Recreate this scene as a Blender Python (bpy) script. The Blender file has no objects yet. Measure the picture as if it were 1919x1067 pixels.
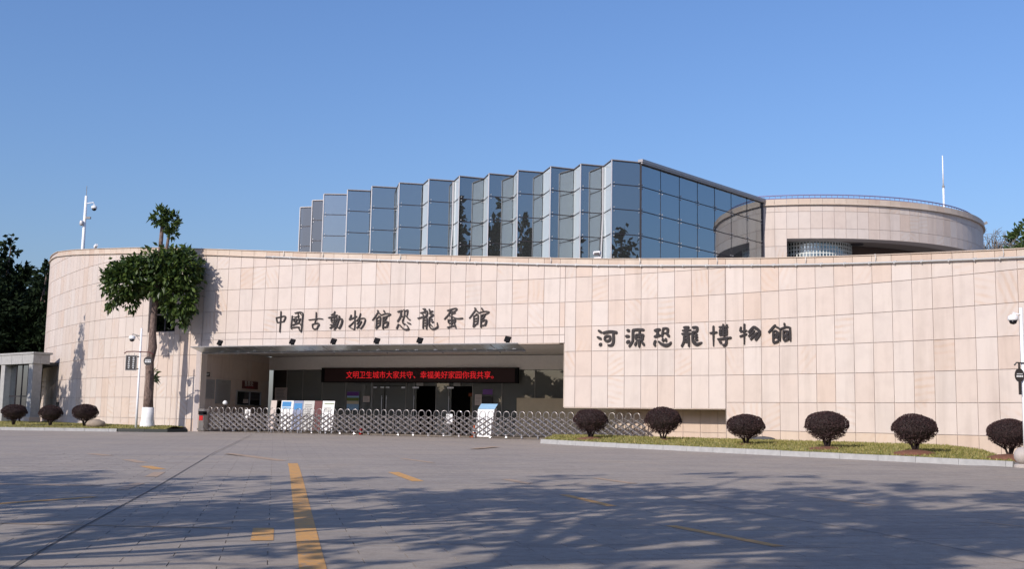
import bpy, math, random
from mathutils import Matrix, Vector
random.seed(7)
R = math.radians
S = bpy.context.scene
COL = S.collection
PI = math.pi

# ------------------------------------------------------------------ camera, sky, sun, exposure
cam = bpy.data.objects.new('camera', bpy.data.cameras.new('camera'))
COL.objects.link(cam)
cam.data.sensor_width = 36.0
cam.data.lens = 39.395
cam.data.clip_start = 0.1
cam.data.clip_end = 3000
cam.matrix_world = Matrix.Translation((0, 0, 0.748)) @ Matrix.Rotation(PI / 2 + 0.12081, 4, 'X') @ Matrix.Rotation(0.018, 4, 'Z')
S.camera = cam
SUN_AZ, SUN_EL = R(39.0 + 180.0), R(31.0)      # compass bearing of the sun from +Y towards +X, and its height
w = bpy.data.worlds.new('World')
S.world = w
w.use_nodes = True
wn = w.node_tree
sky = wn.nodes.new('ShaderNodeTexSky')
sky.sky_type = 'NISHITA'
sky.sun_disc = False
sky.sun_elevation = SUN_EL
sky.sun_rotation = SUN_AZ
sky.altitude = 0
sky.air_density = 1.5
sky.dust_density = 1.6
sky.ozone_density = 10.0
wn.nodes['Background'].inputs['Strength'].default_value = 0.15
wb = wn.nodes.new('ShaderNodeMix')          # camera white balance of the sky: a little more violet
wb.data_type = 'RGBA'
wb.blend_type = 'MULTIPLY'
wb.inputs[0].default_value = 1.0
wb.inputs[7].default_value = (1.09, 0.955, 1.03, 1)
wn.links.new(sky.outputs[0], wb.inputs[6])
wn.links.new(wb.outputs[2], wn.nodes['Background'].inputs['Color'])
sl = bpy.data.lights.new('sun', 'SUN')
sl.energy = 4.3
sl.angle = R(0.53)
sl.color = (1.0, 0.925, 0.855)
so = bpy.data.objects.new('sun', sl)
COL.objects.link(so)
tosun = Vector((math.sin(SUN_AZ) * math.cos(SUN_EL), math.cos(SUN_AZ) * math.cos(SUN_EL), math.sin(SUN_EL)))
so.location = (0, 0, 60)
so.rotation_euler = tosun.to_track_quat('Z', 'Y').to_euler()
S.view_settings.view_transform = 'Standard'
S.view_settings.look = 'None'
S.view_settings.exposure = 0.0
S.view_settings.gamma = 1.0
S.view_settings.use_curve_mapping = False
S.cycles.max_bounces = 8
S.cycles.transparent_max_bounces = 12

# ------------------------------------------------------------------ helpers
class MB:
    def __init__(s): s.v = []; s.f = []
    def add(s, vs, fs):
        n = len(s.v); s.v += [tuple(p) for p in vs]; s.f += [tuple(i + n for i in f) for f in fs]
        return s
    def quad(s, a, b, c, d): return s.add([a, b, c, d], [(0, 1, 2, 3)])
    def hexa(s, p):   # 8 points: bottom 4 ccw, top 4
        return s.add(p, [(3, 2, 1, 0), (4, 5, 6, 7), (0, 1, 5, 4), (1, 2, 6, 5), (2, 3, 7, 6), (3, 0, 4, 7)])
    def box(s, c, d, M=None):
        x, y, z = d[0] / 2, d[1] / 2, d[2] / 2
        p = [Vector(q) for q in ((-x, -y, -z), (x, -y, -z), (x, y, -z), (-x, y, -z), (-x, -y, z), (x, -y, z), (x, y, z), (-x, y, z))]
        if M is not None: p = [M @ q for q in p]
        c = Vector(c)
        return s.hexa([c + q for q in p])
    def tube(s, path, r, n=8, cap=True):
        path = [Vector(p) for p in path]
        rr = r if isinstance(r, (list, tuple)) else [r] * len(path)
        vs = []; fs = []; u = None
        for i, p in enumerate(path):
            d = (path[min(i + 1, len(path) - 1)] - path[max(i - 1, 0)]).normalized()
            if u is None:
                u = d.cross(Vector((0, 0, 1)))
                if u.length < 1e-2: u = d.cross(Vector((0, 1, 0)))
            u = u - d * u.dot(d); u.normalize(); v = d.cross(u)
            for k in range(n):
                a = 2 * PI * k / n
                vs.append(p + (u * math.cos(a) + v * math.sin(a)) * rr[i])
        for i in range(len(path) - 1):
            for k in range(n):
                a, b = i * n + k, i * n + (k + 1) % n
                fs.append((a, b, b + n, a + n))
        if cap:
            fs.append(tuple(range(n - 1, -1, -1))); m = (len(path) - 1) * n
            fs.append(tuple(range(m, m + n)))
        return s.add(vs, fs)
    def lathe(s, c, prof, n=16):   # prof: (radius, z)
        c = Vector(c); vs = []; fs = []
        for r_, z in prof:
            for k in range(n):
                a = 2 * PI * k / n
                vs.append(c + Vector((r_ * math.cos(a), r_ * math.sin(a), z)))
        for i in range(len(prof) - 1):
            for k in range(n):
                a, b = i * n + k, i * n + (k + 1) % n
                fs.append((a, b, b + n, a + n))
        fs.append(tuple(range(n - 1, -1, -1))); m = (len(prof) - 1) * n
        fs.append(tuple(range(m, m + n)))
        return s.add(vs, fs)
    def prism(s, poly, z0, z1):
        n = len(poly)
        zz = (lambda z: z if isinstance(z, (list, tuple)) else [z] * n)
        a, b = zz(z0), zz(z1)
        vs = [(p[0], p[1], a[i]) for i, p in enumerate(poly)] + [(p[0], p[1], b[i]) for i, p in enumerate(poly)]
        fs = [tuple(range(n - 1, -1, -1)), tuple(range(n, 2 * n))] + [(i, (i + 1) % n, (i + 1) % n + n, i + n) for i in range(n)]
        return s.add(vs, fs)
    def mesh(s, name, smooth=False):
        m = bpy.data.meshes.new(name)
        m.from_pydata(s.v, [], s.f)
        if smooth: m.polygons.foreach_set('use_smooth', [True] * len(m.polygons))
        m.update()
        return m

WM = {}
def link(o, parent=None, mat=None, wm=None):
    COL.objects.link(o)
    if wm is not None: o.matrix_basis = wm
    WM[o.name] = o.matrix_basis.copy()
    if parent is not None:
        o.parent = parent
        o.matrix_parent_inverse = WM[parent.name].inverted()
    if mat is not None and o.data is not None and not o.data.materials:
        o.data.materials.append(mat)
    return o
def obj(name, mb, mat, parent=None, smooth=False, wm=None):
    m = mb.mesh(name, smooth) if isinstance(mb, MB) else mb
    return link(bpy.data.objects.new(name, m), parent, mat, wm)
def tag(o, label=None, cat=None, group=None, kind=None):
    if label: o['label'] = label
    if cat: o['category'] = cat
    if group: o['group'] = group
    if kind: o['kind'] = kind
    return o
def thing(name, loc, label, cat, group=None, rz=0):
    o = bpy.data.objects.new(name, None)
    o.empty_display_size = 0.3
    link(o, None, None, Matrix.Translation(loc) @ Matrix.Rotation(rz, 4, 'Z'))
    return tag(o, label, cat, group)
def struct(name, mb, mat, smooth=False):
    return tag(obj(name, mb, mat, None, smooth), None, None, None, 'structure')
def dup(root, wm, label=None):
    r = root.copy(); COL.objects.link(r); r.matrix_basis = wm
    if label: r['label'] = label
    for ch in root.children:
        c = ch.copy(); COL.objects.link(c); c.parent = r
        for g in ch.children:
            d = g.copy(); COL.objects.link(d); d.parent = c
    return r

# ------------------------------------------------------------------ materials
def new_mat(name):
    m = bpy.data.materials.new(name); m.use_nodes = True
    nt = m.node_tree
    return m, nt, nt.nodes['Principled BSDF']
def N(nt, t, **kw):
    n = nt.nodes.new('ShaderNode' + t)
    for k, v in kw.items():
        if k in n.inputs and not hasattr(n, k): n.inputs[k].default_value = v
        else: setattr(n, k, v)
    return n
def math_(nt, op, a, b=None):
    n = nt.nodes.new('ShaderNodeMath'); n.operation = op
    for i, v in enumerate((a, b)):
        if v is None: continue
        if isinstance(v, (int, float)): n.inputs[i].default_value = v
        else: nt.links.new(v, n.inputs[i])
    return n.outputs[0]
def ramp(nt, fac, stops, interp='LINEAR'):
    n = nt.nodes.new('ShaderNodeValToRGB'); n.color_ramp.interpolation = interp
    e = n.color_ramp.elements
    while len(e) < len(stops): e.new(0.5)
    for q, (p, c) in zip(e, stops): q.position = p; q.color = (*c, 1)
    nt.links.new(fac, n.inputs[0]); return n.outputs[0]
def mixc(nt, fac, a, b, mode='MIX'):
    n = nt.nodes.new('ShaderNodeMix'); n.data_type = 'RGBA'; n.blend_type = mode
    for i, v in ((0, fac), (6, a), (7, b)):
        if isinstance(v, (int, float)): n.inputs[i].default_value = v
        elif isinstance(v, tuple): n.inputs[i].default_value = (*v, 1)
        else: nt.links.new(v, n.inputs[i])
    return n.outputs[2]
def rnd_out(nt):
    oi = N(nt, 'ObjectInfo'); ge = N(nt, 'NewGeometry')
    return math_(nt, 'FRACT', math_(nt, 'ADD', oi.outputs['Random'], ge.outputs['Random Per Island'])), ge
def noise(nt, vec, scale, detail=3, rough=0.55):
    n = N(nt, 'TexNoise'); n.inputs['Scale'].default_value = scale; n.inputs['Detail'].default_value = detail; n.inputs['Roughness'].default_value = rough
    if vec is not None: nt.links.new(vec, n.inputs['Vector'])
    return n.outputs['Fac']
def bump(nt, bsdf, h, strength=0.3, dist=0.01):
    b = N(nt, 'Bump'); b.inputs['Strength'].default_value = strength; b.inputs['Distance'].default_value = dist
    nt.links.new(h, b.inputs['Height']); nt.links.new(b.outputs[0], bsdf.inputs['Normal'])
def plain(name, col, rough=0.6, metal=0.0, var=0.08, nscale=6.0, spec=0.4, emit=None, estr=1.0):
    m, nt, b = new_mat(name)
    ge = N(nt, 'NewGeometry')
    f = noise(nt, ge.outputs['Position'], nscale)
    c = mixc(nt, f, tuple(x * (1 - var) for x in col), tuple(min(1, x * (1 + var)) for x in col))
    nt.links.new(c, b.inputs['Base Color'])
    b.inputs['Roughness'].default_value = rough; b.inputs['Metallic'].default_value = metal
    b.inputs['Specular IOR Level'].default_value = spec
    if emit: b.inputs['Emission Color'].default_value = (*emit, 1); b.inputs['Emission Strength'].default_value = estr
    return m
def stone(name, stops, vein=(0.53, 0.38, 0.27), veinamt=0.55, thr=0.76):
    m, nt, b = new_mat(name)
    r, ge = rnd_out(nt)
    r2 = math_(nt, 'FRACT', math_(nt, 'MULTIPLY', r, 17.31)); r3 = math_(nt, 'FRACT', math_(nt, 'MULTIPLY', r, 43.77))
    base = ramp(nt, r, stops)
    vr = N(nt, 'VectorRotate', rotation_type='AXIS_ANGLE'); vr.inputs['Axis'].default_value = (0.42, 0.91, 0)
    nt.links.new(ge.outputs['Position'], vr.inputs['Vector'])
    nt.links.new(math_(nt, 'MULTIPLY', r2, 3.0), vr.inputs['Angle'])
    va = N(nt, 'VectorMath', operation='ADD'); nt.links.new(vr.outputs[0], va.inputs[0])
    cx = N(nt, 'CombineXYZ'); nt.links.new(math_(nt, 'MULTIPLY', r, 61.0), cx.inputs[2]); nt.links.new(cx.outputs[0], va.inputs[1])
    wv = N(nt, 'TexWave', wave_type='BANDS', bands_direction='Z')
    for k, v in (('Scale', 1.15), ('Distortion', 3.2), ('Detail', 5.0), ('Detail Scale', 1.1), ('Detail Roughness', 0.55)): wv.inputs[k].default_value = v
    nt.links.new(va.outputs[0], wv.inputs['Vector'])
    msk = math_(nt, 'MULTIPLY', math_(nt, 'GREATER_THAN', r3, thr), veinamt)
    band = math_(nt, 'MULTIPLY', ramp(nt, wv.outputs['Fac'], [(0.30, (0, 0, 0)), (0.75, (0.6, 0.6, 0.6)), (1.0, (1, 1, 1))]), ramp(nt, noise(nt, va.outputs[0], 1.1, 3, 0.6), [(0.38, (0, 0, 0)), (0.66, (1, 1, 1))]))
    c = mixc(nt, math_(nt, 'MULTIPLY', band, msk), base, vein)
    n1 = noise(nt, va.outputs[0], 1.6, 5, 0.6)
    c = mixc(nt, 0.5, c, ramp(nt, n1, [(0.25, (0.84, 0.83, 0.83)), (0.55, (1, 1, 1)), (0.8, (1.0, 0.965, 0.93))]), 'MULTIPLY')
    mp = N(nt, 'Mapping'); mp.inputs['Scale'].default_value = (1.3, 1.3, 0.12); nt.links.new(ge.outputs['Position'], mp.inputs['Vector'])
    n2 = noise(nt, mp.outputs[0], 1.1, 4, 0.65)
    c = mixc(nt, 0.55, c, ramp(nt, n2, [(0.26, (0.76, 0.74, 0.72)), (0.48, (1, 1, 1))]), 'MULTIPLY')
    nt.links.new(c, b.inputs['Base Color'])
    b.inputs['Roughness'].default_value = 0.62; b.inputs['Specular IOR Level'].default_value = 0.3
    bump(nt, b, noise(nt, ge.outputs['Position'], 60, 3), 0.12, 0.01)
    return m
def glass(name, refl, gcol, tcol, rough=0.004, wob=0.0, haze=0.0):
    m, nt, b = new_mat(name); nt.nodes.remove(b)
    g = N(nt, 'BsdfGlossy'); g.inputs['Color'].default_value = (*gcol, 1); g.inputs['Roughness'].default_value = rough
    t = N(nt, 'BsdfTransparent'); t.inputs['Color'].default_value = (*tcol, 1)
    fr = N(nt, 'LayerWeight'); fr.inputs['Blend'].default_value = 0.25
    f = math_(nt, 'MINIMUM', math_(nt, 'ADD', math_(nt, 'MULTIPLY', fr.outputs['Fresnel'], 0.6), refl), 0.95)
    mx = N(nt, 'MixShader'); nt.links.new(f, mx.inputs[0]); nt.links.new(t.outputs[0], mx.inputs[1]); nt.links.new(g.outputs[0], mx.inputs[2])
    if wob:
        ge = N(nt, 'NewGeometry'); bp = N(nt, 'Bump'); bp.inputs['Strength'].default_value = wob; bp.inputs['Distance'].default_value = 0.02
        nt.links.new(noise(nt, ge.outputs['Position'], 0.9, 1), bp.inputs['Height']); nt.links.new(bp.outputs[0], g.inputs['Normal'])
    if haze:      # grey veil mixed in as painted haze, lifting the dark panes
        df = N(nt, 'BsdfDiffuse'); df.inputs['Color'].default_value = (0.46, 0.48, 0.46, 1); m2 = N(nt, 'MixShader'); m2.inputs[0].default_value = haze
        nt.links.new(mx.outputs[0], m2.inputs[1]); nt.links.new(df.outputs[0], m2.inputs[2]); mx = m2
    nt.links.new(mx.outputs[0], nt.nodes['Material Output'].inputs['Surface'])
    return m
def leaf(name, a, b_, rough=0.5, trans=0.25):
    m, nt, b = new_mat(name)
    r, ge = rnd_out(nt)
    c = ramp(nt, r, [(0, a), (0.6, tuple((x + y) / 2 for x, y in zip(a, b_))), (1, b_)])
    nt.links.new(c, b.inputs['Base Color']); b.inputs['Roughness'].default_value = rough; b.inputs['Specular IOR Level'].default_value = 0.15 if rough > .7 else 0.35
    tr = N(nt, 'BsdfTranslucent'); nt.links.new(c, tr.inputs[0])
    mx = N(nt, 'MixShader'); mx.inputs[0].default_value = trans
    nt.links.new(b.outputs[0], mx.inputs[1]); nt.links.new(tr.outputs[0], mx.inputs[2]); nt.links.new(mx.outputs[0], nt.nodes['Material Output'].inputs['Surface'])
    return m
def bark(name, a, b_, scale=(6, 6, 1.2)):
    m, nt, b = new_mat(name)
    tc = N(nt, 'NewGeometry'); mp = N(nt, 'Mapping'); mp.inputs['Scale'].default_value = scale; nt.links.new(tc.outputs['Position'], mp.inputs['Vector'])
    f = noise(nt, mp.outputs[0], 2.2, 6, 0.7)
    nt.links.new(ramp(nt, f, [(0.3, a), (0.7, b_)]), b.inputs['Base Color']); b.inputs['Roughness'].default_value = 0.9
    bump(nt, b, f, 0.9, 0.05)
    return m
def paving(name, brick):
    m, nt, b = new_mat(name)
    ge = N(nt, 'NewGeometry'); pos = ge.outputs['Position']
    n1 = noise(nt, pos, 0.35, 4, 0.6); n2 = noise(nt, pos, 7, 6, 0.7); n3 = noise(nt, pos, 90, 2, 0.5)
    mp = N(nt, 'Mapping'); mp.inputs['Rotation'].default_value = (0, 0, R(-11.8)); nt.links.new(pos, mp.inputs['Vector'])
    if brick:
        bt = N(nt, 'TexBrick'); bt.offset = 0.5
        for k, v in (('Scale', 1.0), ('Mortar Size', 0.006), ('Brick Width', 0.915), ('Row Height', 0.345), ('Mortar Smooth', 0.1)): bt.inputs[k].default_value = v
        bt.inputs['Color1'].default_value = (0.358, 0.308, 0.256, 1); bt.inputs['Color2'].default_value = (0.326, 0.282, 0.237, 1); bt.inputs['Mortar'].default_value = (0.16, 0.146, 0.137, 1)
        nt.links.new(mp.outputs[0], bt.inputs['Vector']); c = bt.outputs['Color']
    else:
        r, _ = rnd_out(nt)
        c = ramp(nt, r, [(0, (0.316, 0.274, 0.230)), (0.5, (0.338, 0.292, 0.244)), (1, (0.358, 0.308, 0.256))])
    c = mixc(nt, 0.9, c, ramp(nt, n1, [(0.3, (0.88, 0.88, 0.90)), (0.5, (1, 1, 1)), (0.7, (1.09, 1.05, 1.0))]), 'MULTIPLY')
    c = mixc(nt, 0.8, c, ramp(nt, n2, [(0.25, (0.74, 0.73, 0.73)), (0.6, (1.08, 1.08, 1.08))]), 'MULTIPLY')
    mp2 = N(nt, 'Mapping'); mp2.inputs['Scale'].default_value = (0.25, 3.0, 1); nt.links.new(mp.outputs[0], mp2.inputs['Vector'])
    c = mixc(nt, 0.7, c, ramp(nt, noise(nt, mp2.outputs[0], 1.3, 4, 0.6), [(0.3, (0.88, 0.87, 0.87)), (0.62, (1.05, 1.05, 1.05))]), 'MULTIPLY')
    c = mixc(nt, 0.8, c, ramp(nt, n3, [(0.25, (0.68, 0.68, 0.68)), (0.75, (1.25, 1.25, 1.25))]), 'MULTIPLY')
    st_ = ramp(nt, noise(nt, pos, 0.9, 6, 0.75), [(0.62, (1, 1, 1)), (0.78, (0.72, 0.70, 0.69))])          # oil and water stains
    c = mixc(nt, 0.8, c, st_, 'MULTIPLY')
    nt.links.new(c, b.inputs['Base Color']); b.inputs['Roughness'].default_value = 0.75; b.inputs['Specular IOR Level'].default_value = 0.25
    bump(nt, b, n3, 0.25, 0.004)
    return m
def worn_paint(name, col):
    m, nt, b = new_mat(name)
    ge = N(nt, 'NewGeometry')
    f = noise(nt, ge.outputs['Position'], 9, 6, 0.75)
    c = ramp(nt, f, [(0.34, (0.32, 0.27, 0.20)), (0.46, tuple(x * 0.85 for x in col)), (0.7, col)])
    nt.links.new(c, b.inputs['Base Color']); b.inputs['Roughness'].default_value = 0.7
    return m

STOPS = [(0, (0.574, 0.480, 0.414)), (0.2, (0.594, 0.516, 0.452)), (0.42, (0.574, 0.480, 0.412)), (0.6, (0.604, 0.528, 0.468)), (0.78, (0.556, 0.482, 0.424)), (0.9, (0.570, 0.458, 0.378)), (1, (0.588, 0.498, 0.430))]
M = dict(
    stone=stone('peach_sandstone', STOPS),
    stone2=stone('coping_sandstone', [(0, (0.53, 0.43, 0.34)), (0.5, (0.57, 0.48, 0.39)), (1, (0.52, 0.40, 0.31))], veinamt=0.3),
    stone_low=stone('plinth_sandstone', [(0, (0.56, 0.45, 0.35)), (0.5, (0.58, 0.47, 0.37)), (1, (0.55, 0.42, 0.32))], veinamt=0.3),
    joint=plain('wall_joint', (0.46, 0.40, 0.37), 0.9),
    metal=plain('brushed_steel', (0.55, 0.55, 0.56), 0.28, 0.95, 0.1),
    gate=plain('gate_steel', (0.42, 0.39, 0.37), 0.34, 0.8, 0.25, 20),
    rail=plain('pale_cable_rail', (0.50, 0.49, 0.47), 0.5, 0.3),
    lightmetal=plain('pale_post_metal', (0.55, 0.53, 0.52), 0.45, 0.4),
    trim=plain('roof_trim_metal', (0.38, 0.36, 0.35), 0.5, 0.4),
    dark=plain('dark_bronze_frame', (0.045, 0.038, 0.04), 0.5, 0.3),
    black=plain('black_lamp_metal', (0.008, 0.008, 0.009), 0.8, 0, 0.1, 6, 0.1),
    grey=plain('grey_paint', (0.26, 0.25, 0.24), 0.7),
    soffit=plain('soffit_board', (0.78, 0.76, 0.72), 0.75),
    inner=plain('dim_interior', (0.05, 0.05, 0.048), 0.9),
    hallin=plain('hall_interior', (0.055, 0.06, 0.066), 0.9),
    white=plain('white_paint', (0.78, 0.78, 0.77), 0.4),
    lime=plain('limewash', (0.80, 0.79, 0.77), 0.9, 0, 0.12, 9),
    sign=plain('black_sign_metal', (0.035, 0.03, 0.028), 0.45),
    letter=plain('dark_bronze_letter', (0.045, 0.038, 0.036), 0.38, 0.35, 0.2),
    ink=plain('white_sign_ink', (0.7, 0.7, 0.68), 0.6),
    hall=glass('blue_reflective_glass', 0.42, (0.70, 0.76, 0.80), (0.36, 0.41, 0.41), 0.008, 0.05, 0.06), halld=glass('dark_reflection_hall_glass', 0.16, (0.7, 0.75, 0.8), (0.2, 0.22, 0.24), 0.01, 0.02, 0.04),  # second glass: dark tint stands in for mirrored trees
    hallp=plain('pale_reflection_glass', (0.52, 0.58, 0.59), 0.05, 0, 0.05, 2, 0.9),  # pale base colour stands in for bright reflections between the facets
    shop=glass('dark_entrance_glass', 0.11, (0.78, 0.85, 0.83), (0.38, 0.44, 0.42), 0.004, 0, 0.26),
    canopy=glass('grey_canopy_glass', 0.55, (0.75, 0.79, 0.80), (0.5, 0.54, 0.54), 0.32),
    win=glass('dark_window_glass', 0.12, (0.8, 0.85, 0.9), (0.25, 0.25, 0.26)),
    paver=paving('granite_paver', False), plaza=paving('granite_paving', True),
    pave_joint=plain('paving_joint', (0.10, 0.093, 0.09), 0.95),
    yellow=worn_paint('worn_yellow_paint', (0.68, 0.35, 0.095)),
    faint=worn_paint('faint_orange_paint', (0.46, 0.32, 0.21)),
    kerb=plain('granite_kerb', (0.36, 0.355, 0.34), 0.8, 0, 0.25, 5),
    kerbd=plain('dark_green_kerb', (0.035, 0.038, 0.032), 0.6),
    soil=plain('red_mulch', (0.16, 0.070, 0.042), 0.95, 0, 0.4, 14),
    rock=plain('tan_boulder', (0.30, 0.24, 0.18), 0.9, 0, 0.35, 5),
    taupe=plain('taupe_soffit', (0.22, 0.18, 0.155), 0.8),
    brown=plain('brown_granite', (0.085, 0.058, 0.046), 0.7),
    slate=plain('grey_slab', (0.075, 0.075, 0.08), 0.85, 0, 0.2, 5),
    ballstone=plain('granite_ball', (0.42, 0.37, 0.33), 0.7, 0, 0.15, 20),
    purple=leaf('purple_leaf', (0.036, 0.021, 0.022), (0.092, 0.054, 0.050), 0.72, 0.10),
    twig=bark('shrub_bark', (0.022, 0.014, 0.013), (0.05, 0.034, 0.030)),
    bark=bark('tree_bark', (0.045, 0.028, 0.022), (0.27, 0.19, 0.155), (4.5, 4.5, 2.4)),
    leafa=leaf('tree_leaf', (0.022, 0.048, 0.012), (0.105, 0.150, 0.030), 0.42, 0.25),
    leafd=leaf('dark_tree_leaf', (0.005, 0.012, 0.004), (0.018, 0.032, 0.010), 0.8, 0.05),
    leafm=leaf('mid_tree_leaf', (0.045, 0.075, 0.02), (0.10, 0.14, 0.04), 0.55, 0.25),
    baretwig=bark('bare_twig', (0.15, 0.13, 0.11), (0.26, 0.23, 0.20)),
    grassb=leaf('grass_blade', (0.16, 0.18, 0.035), (0.46, 0.38, 0.15), 0.6, 0.3),
    lawn=plain('lawn_soil', (0.24, 0.215, 0.075), 0.95, 0, 0.45, 3),
    ledoff=plain('led_panel_dark', (0.028, 0.008, 0.008), 0.6),
    ledon=plain('led_red', (0.5, 0.01, 0.01), 0.5, emit=(1.0, 0.02, 0.03), estr=0.6),
    red=plain('red_plastic', (0.45, 0.02, 0.02), 0.4),
    orange=plain('orange_plastic', (0.55, 0.12, 0.04), 0.45),
    maroon=plain('maroon_sign', (0.10, 0.022, 0.022), 0.5),
    board=plain('grey_notice_board', (0.30, 0.30, 0.29), 0.5),
    paper=plain('paper_notice', (0.55, 0.47, 0.43), 0.7),
    blue=plain('blue_print', (0.05, 0.22, 0.48), 0.4), slateblue=plain('slate_blue_print', (0.22, 0.25, 0.36), 0.4),
    violet=plain('violet_print', (0.11, 0.03, 0.20), 0.4), green=plain('green_print', (0.12, 0.16, 0.03), 0.4),
    skyp=plain('pale_blue_print', (0.25, 0.42, 0.60), 0.4), palegrey=plain('pale_grey_print', (0.5, 0.5, 0.48), 0.5),
    cream=plain('cream_matt', (0.50, 0.43, 0.30), 0.8, 0, 0.12, 3),
    screen=plain('dark_screen', (0.008, 0.008, 0.01), 0.2),
    curtain=plain('pale_curtain', (0.26, 0.27, 0.30), 0.9),
    railing=plain('violet_rail', (0.22, 0.20, 0.34), 0.5, 0.2),
    gblock=glass('glass_block', 0.35, (0.75, 0.82, 0.8), (0.25, 0.28, 0.27), 0.12),
    grid=plain('white_block_joint', (0.62, 0.65, 0.62), 0.6),
)

# ------------------------------------------------------------------ plan of the curved front wall: one point per stone joint
J0 = -42
JP = [(-32.914, 91.458), (-33.575, 90.904), (-34.152, 90.263), (-34.635, 89.547), (-35.013, 88.772), (-35.280, 87.951), (-35.430, 87.102), (-35.460, 86.239), (-35.370, 85.381), (-35.161, 84.544), (-34.838, 83.744), (-34.493, 82.953), (-34.125, 82.173), (-33.737, 81.402), (-33.326, 80.643), (-32.895, 79.896), (-32.443, 79.161), (-31.960, 78.423), (-31.476, 77.680), (-30.989, 76.935), (-30.498, 76.189), (-30.001, 75.445), (-29.496, 74.703), (-28.982, 73.966), (-28.458, 73.235), (-27.923, 72.512), (-27.376, 71.799), (-26.815, 71.097), (-26.241, 70.407), (-25.653, 69.731), (-25.050, 69.071), (-24.431, 68.426), (-23.797, 67.799), (-23.148, 67.190), (-22.483, 66.599), (-21.802, 66.028), (-21.106, 65.477), (-20.395, 64.946), (-19.669, 64.436), (-18.929, 63.945), (-18.176, 63.474), (-17.410, 63.023), (-16.635, 62.592), (-15.865, 62.201), (-15.091, 61.820), (-14.313, 61.449), (-13.530, 61.086), (-12.742, 60.734), (-11.950, 60.391), (-11.154, 60.057), (-10.356, 59.730), (-9.557, 59.405), (-8.756, 59.083), (-7.955, 58.763), (-7.153, 58.446), (-6.349, 58.131), (-5.545, 57.819), (-4.741, 57.505), (-3.940, 57.184), (-3.142, 56.856), (-2.347, 56.522), (-1.554, 56.181), (-0.764, 55.833), (0.022, 55.479), (0.804, 55.114), (1.578, 54.733), (2.345, 54.338), (3.104, 53.928), (3.855, 53.503), (4.598, 53.063), (5.332, 52.609), (6.056, 52.141), (6.771, 51.659), (7.477, 51.162), (8.172, 50.651), (8.857, 50.126), (9.531, 49.587), (10.194, 49.035), (10.846, 48.470), (11.488, 47.893), (12.118, 47.304), (12.736, 46.702), (13.343, 46.089), (13.938, 45.464), (14.521, 44.828), (15.091, 44.180), (15.649, 43.522), (16.193, 42.852), (16.724, 42.172), (17.242, 41.482), (17.746, 40.782), (18.236, 40.072), (18.719, 39.357), (19.197, 38.638), (19.670, 37.917), (20.138, 37.192), (20.600, 36.463), (21.058, 35.732), (21.511, 34.997), (21.958, 34.260), (22.401, 33.519), (22.838, 32.775), (23.270, 32.028), (23.696, 31.278), (24.118, 30.525)]
PW = 0.8628
def wp(j):
    k = j - J0; i = max(0, min(int(math.floor(k)), len(JP) - 2)); f = k - i
    return Vector((JP[i][0] * (1 - f) + JP[i + 1][0] * f, JP[i][1] * (1 - f) + JP[i + 1][1] * f))
def tan_(j):
    t = wp(j + 0.5) - wp(j - 0.5); t.normalize(); return t
def off(j, d):                     # d metres behind the wall face (negative: in front)
    t = tan_(j); return wp(j) + Vector((-t.y, t.x)) * d
def p3(j, d, z):
    q = off(j, d); return Vector((q.x, q.y, z))
TOP = [(-42, 12.6), (-26, 12.14), (-21.4, 11.78), (-15.9, 11.29), (-11.7, 10.94), (-7.4, 10.63), (-1.3, 10.16), (2.1, 9.92), (7.2, 9.6), (14, 9.25), (20.3, 8.92), (26.3, 8.57), (32.1, 8.25), (37.6, 7.92), (43.8, 7.57), (49.1, 7.26), (63, 6.5)]
def ztop(j):
    for (a, za), (b, zb) in zip(TOP, TOP[1:]):
        if j <= b: return za + (zb - za) * (j - a) / (b - a)
    return TOP[-1][1]
def zbot(j): return ztop(j) - 0.35
KG = 0.012
def gz(x, y):                      # plaza level: flat by the gate, falling gently towards the viewer
    d = (3.04 - x) * 0.4191 + (53.9 - y) * 0.9080
    return -0.15 - KG * max(0.0, min(d, 60.0))
def frame_at(j, d, z):             # local x along the wall, y into the wall
    q = off(j, d); t = tan_(j)
    return Matrix.Translation((q.x, q.y, z)) @ Matrix.Rotation(math.atan2(t.y, t.x), 4, 'Z')

# ------------------------------------------------------------------ ground
pl = MB()
nx, ny = 0.4191, 0.9080
c0 = Vector((3.04, 53.9)); nn = Vector((nx, ny)); tt = Vector((ny, -nx))
rows = [400, 0, -60, -420]
for a, b in zip(rows, rows[1:]):
    q = [c0 + nn * a - tt * 450, c0 + nn * a + tt * 450, c0 + nn * b + tt * 450, c0 + nn * b - tt * 450]
    pl.quad(*[(p.x, p.y, gz(p.x, p.y) - 0.02) for p in reversed(q)])
plaza = struct('plaza_ground', pl, M['plaza'])

# pavers laid as pieces in the foreground
ax = Vector((math.cos(R(11.8)), math.sin(R(11.8)))); ay = Vector((-ax.y, ax.x))
def g3(p, dz=0.0): return Vector((p.x, p.y, gz(p.x, p.y) + dz))
def pv_box(mb, p, wd=0.915, ht=0.345, gap=0.0045):
    e = [p + ax * gap + ay * gap, p + ax * (wd - gap) + ay * gap, p + ax * (wd - gap) + ay * (ht - gap), p + ax * gap + ay * (ht - gap)]
    dz = random.uniform(-0.0012, 0.0012)
    mb.hexa([g3(q, -0.03) for q in e] + [g3(q, dz) for q in e])
cells = []
for r_ in range(20, 112):
    for c_ in range(-30, 30):
        p = ax * ((c_ + 0.5 * (r_ % 2)) * 0.915) + ay * (r_ * 0.345)
        q = p + ax * 0.45 + ay * 0.17
        if q.y < 9.4 or q.y > 33 or abs(q.x) > 0.47 * q.y + 1.0: continue
        cells.append((q.y, p))
cells.sort(key=lambda t: t[0])
vis = [c for c in cells if c[0] >= 10.2 and abs(c[1].x + 0.45) < 0.458 * c[0] + 0.5]
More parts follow.
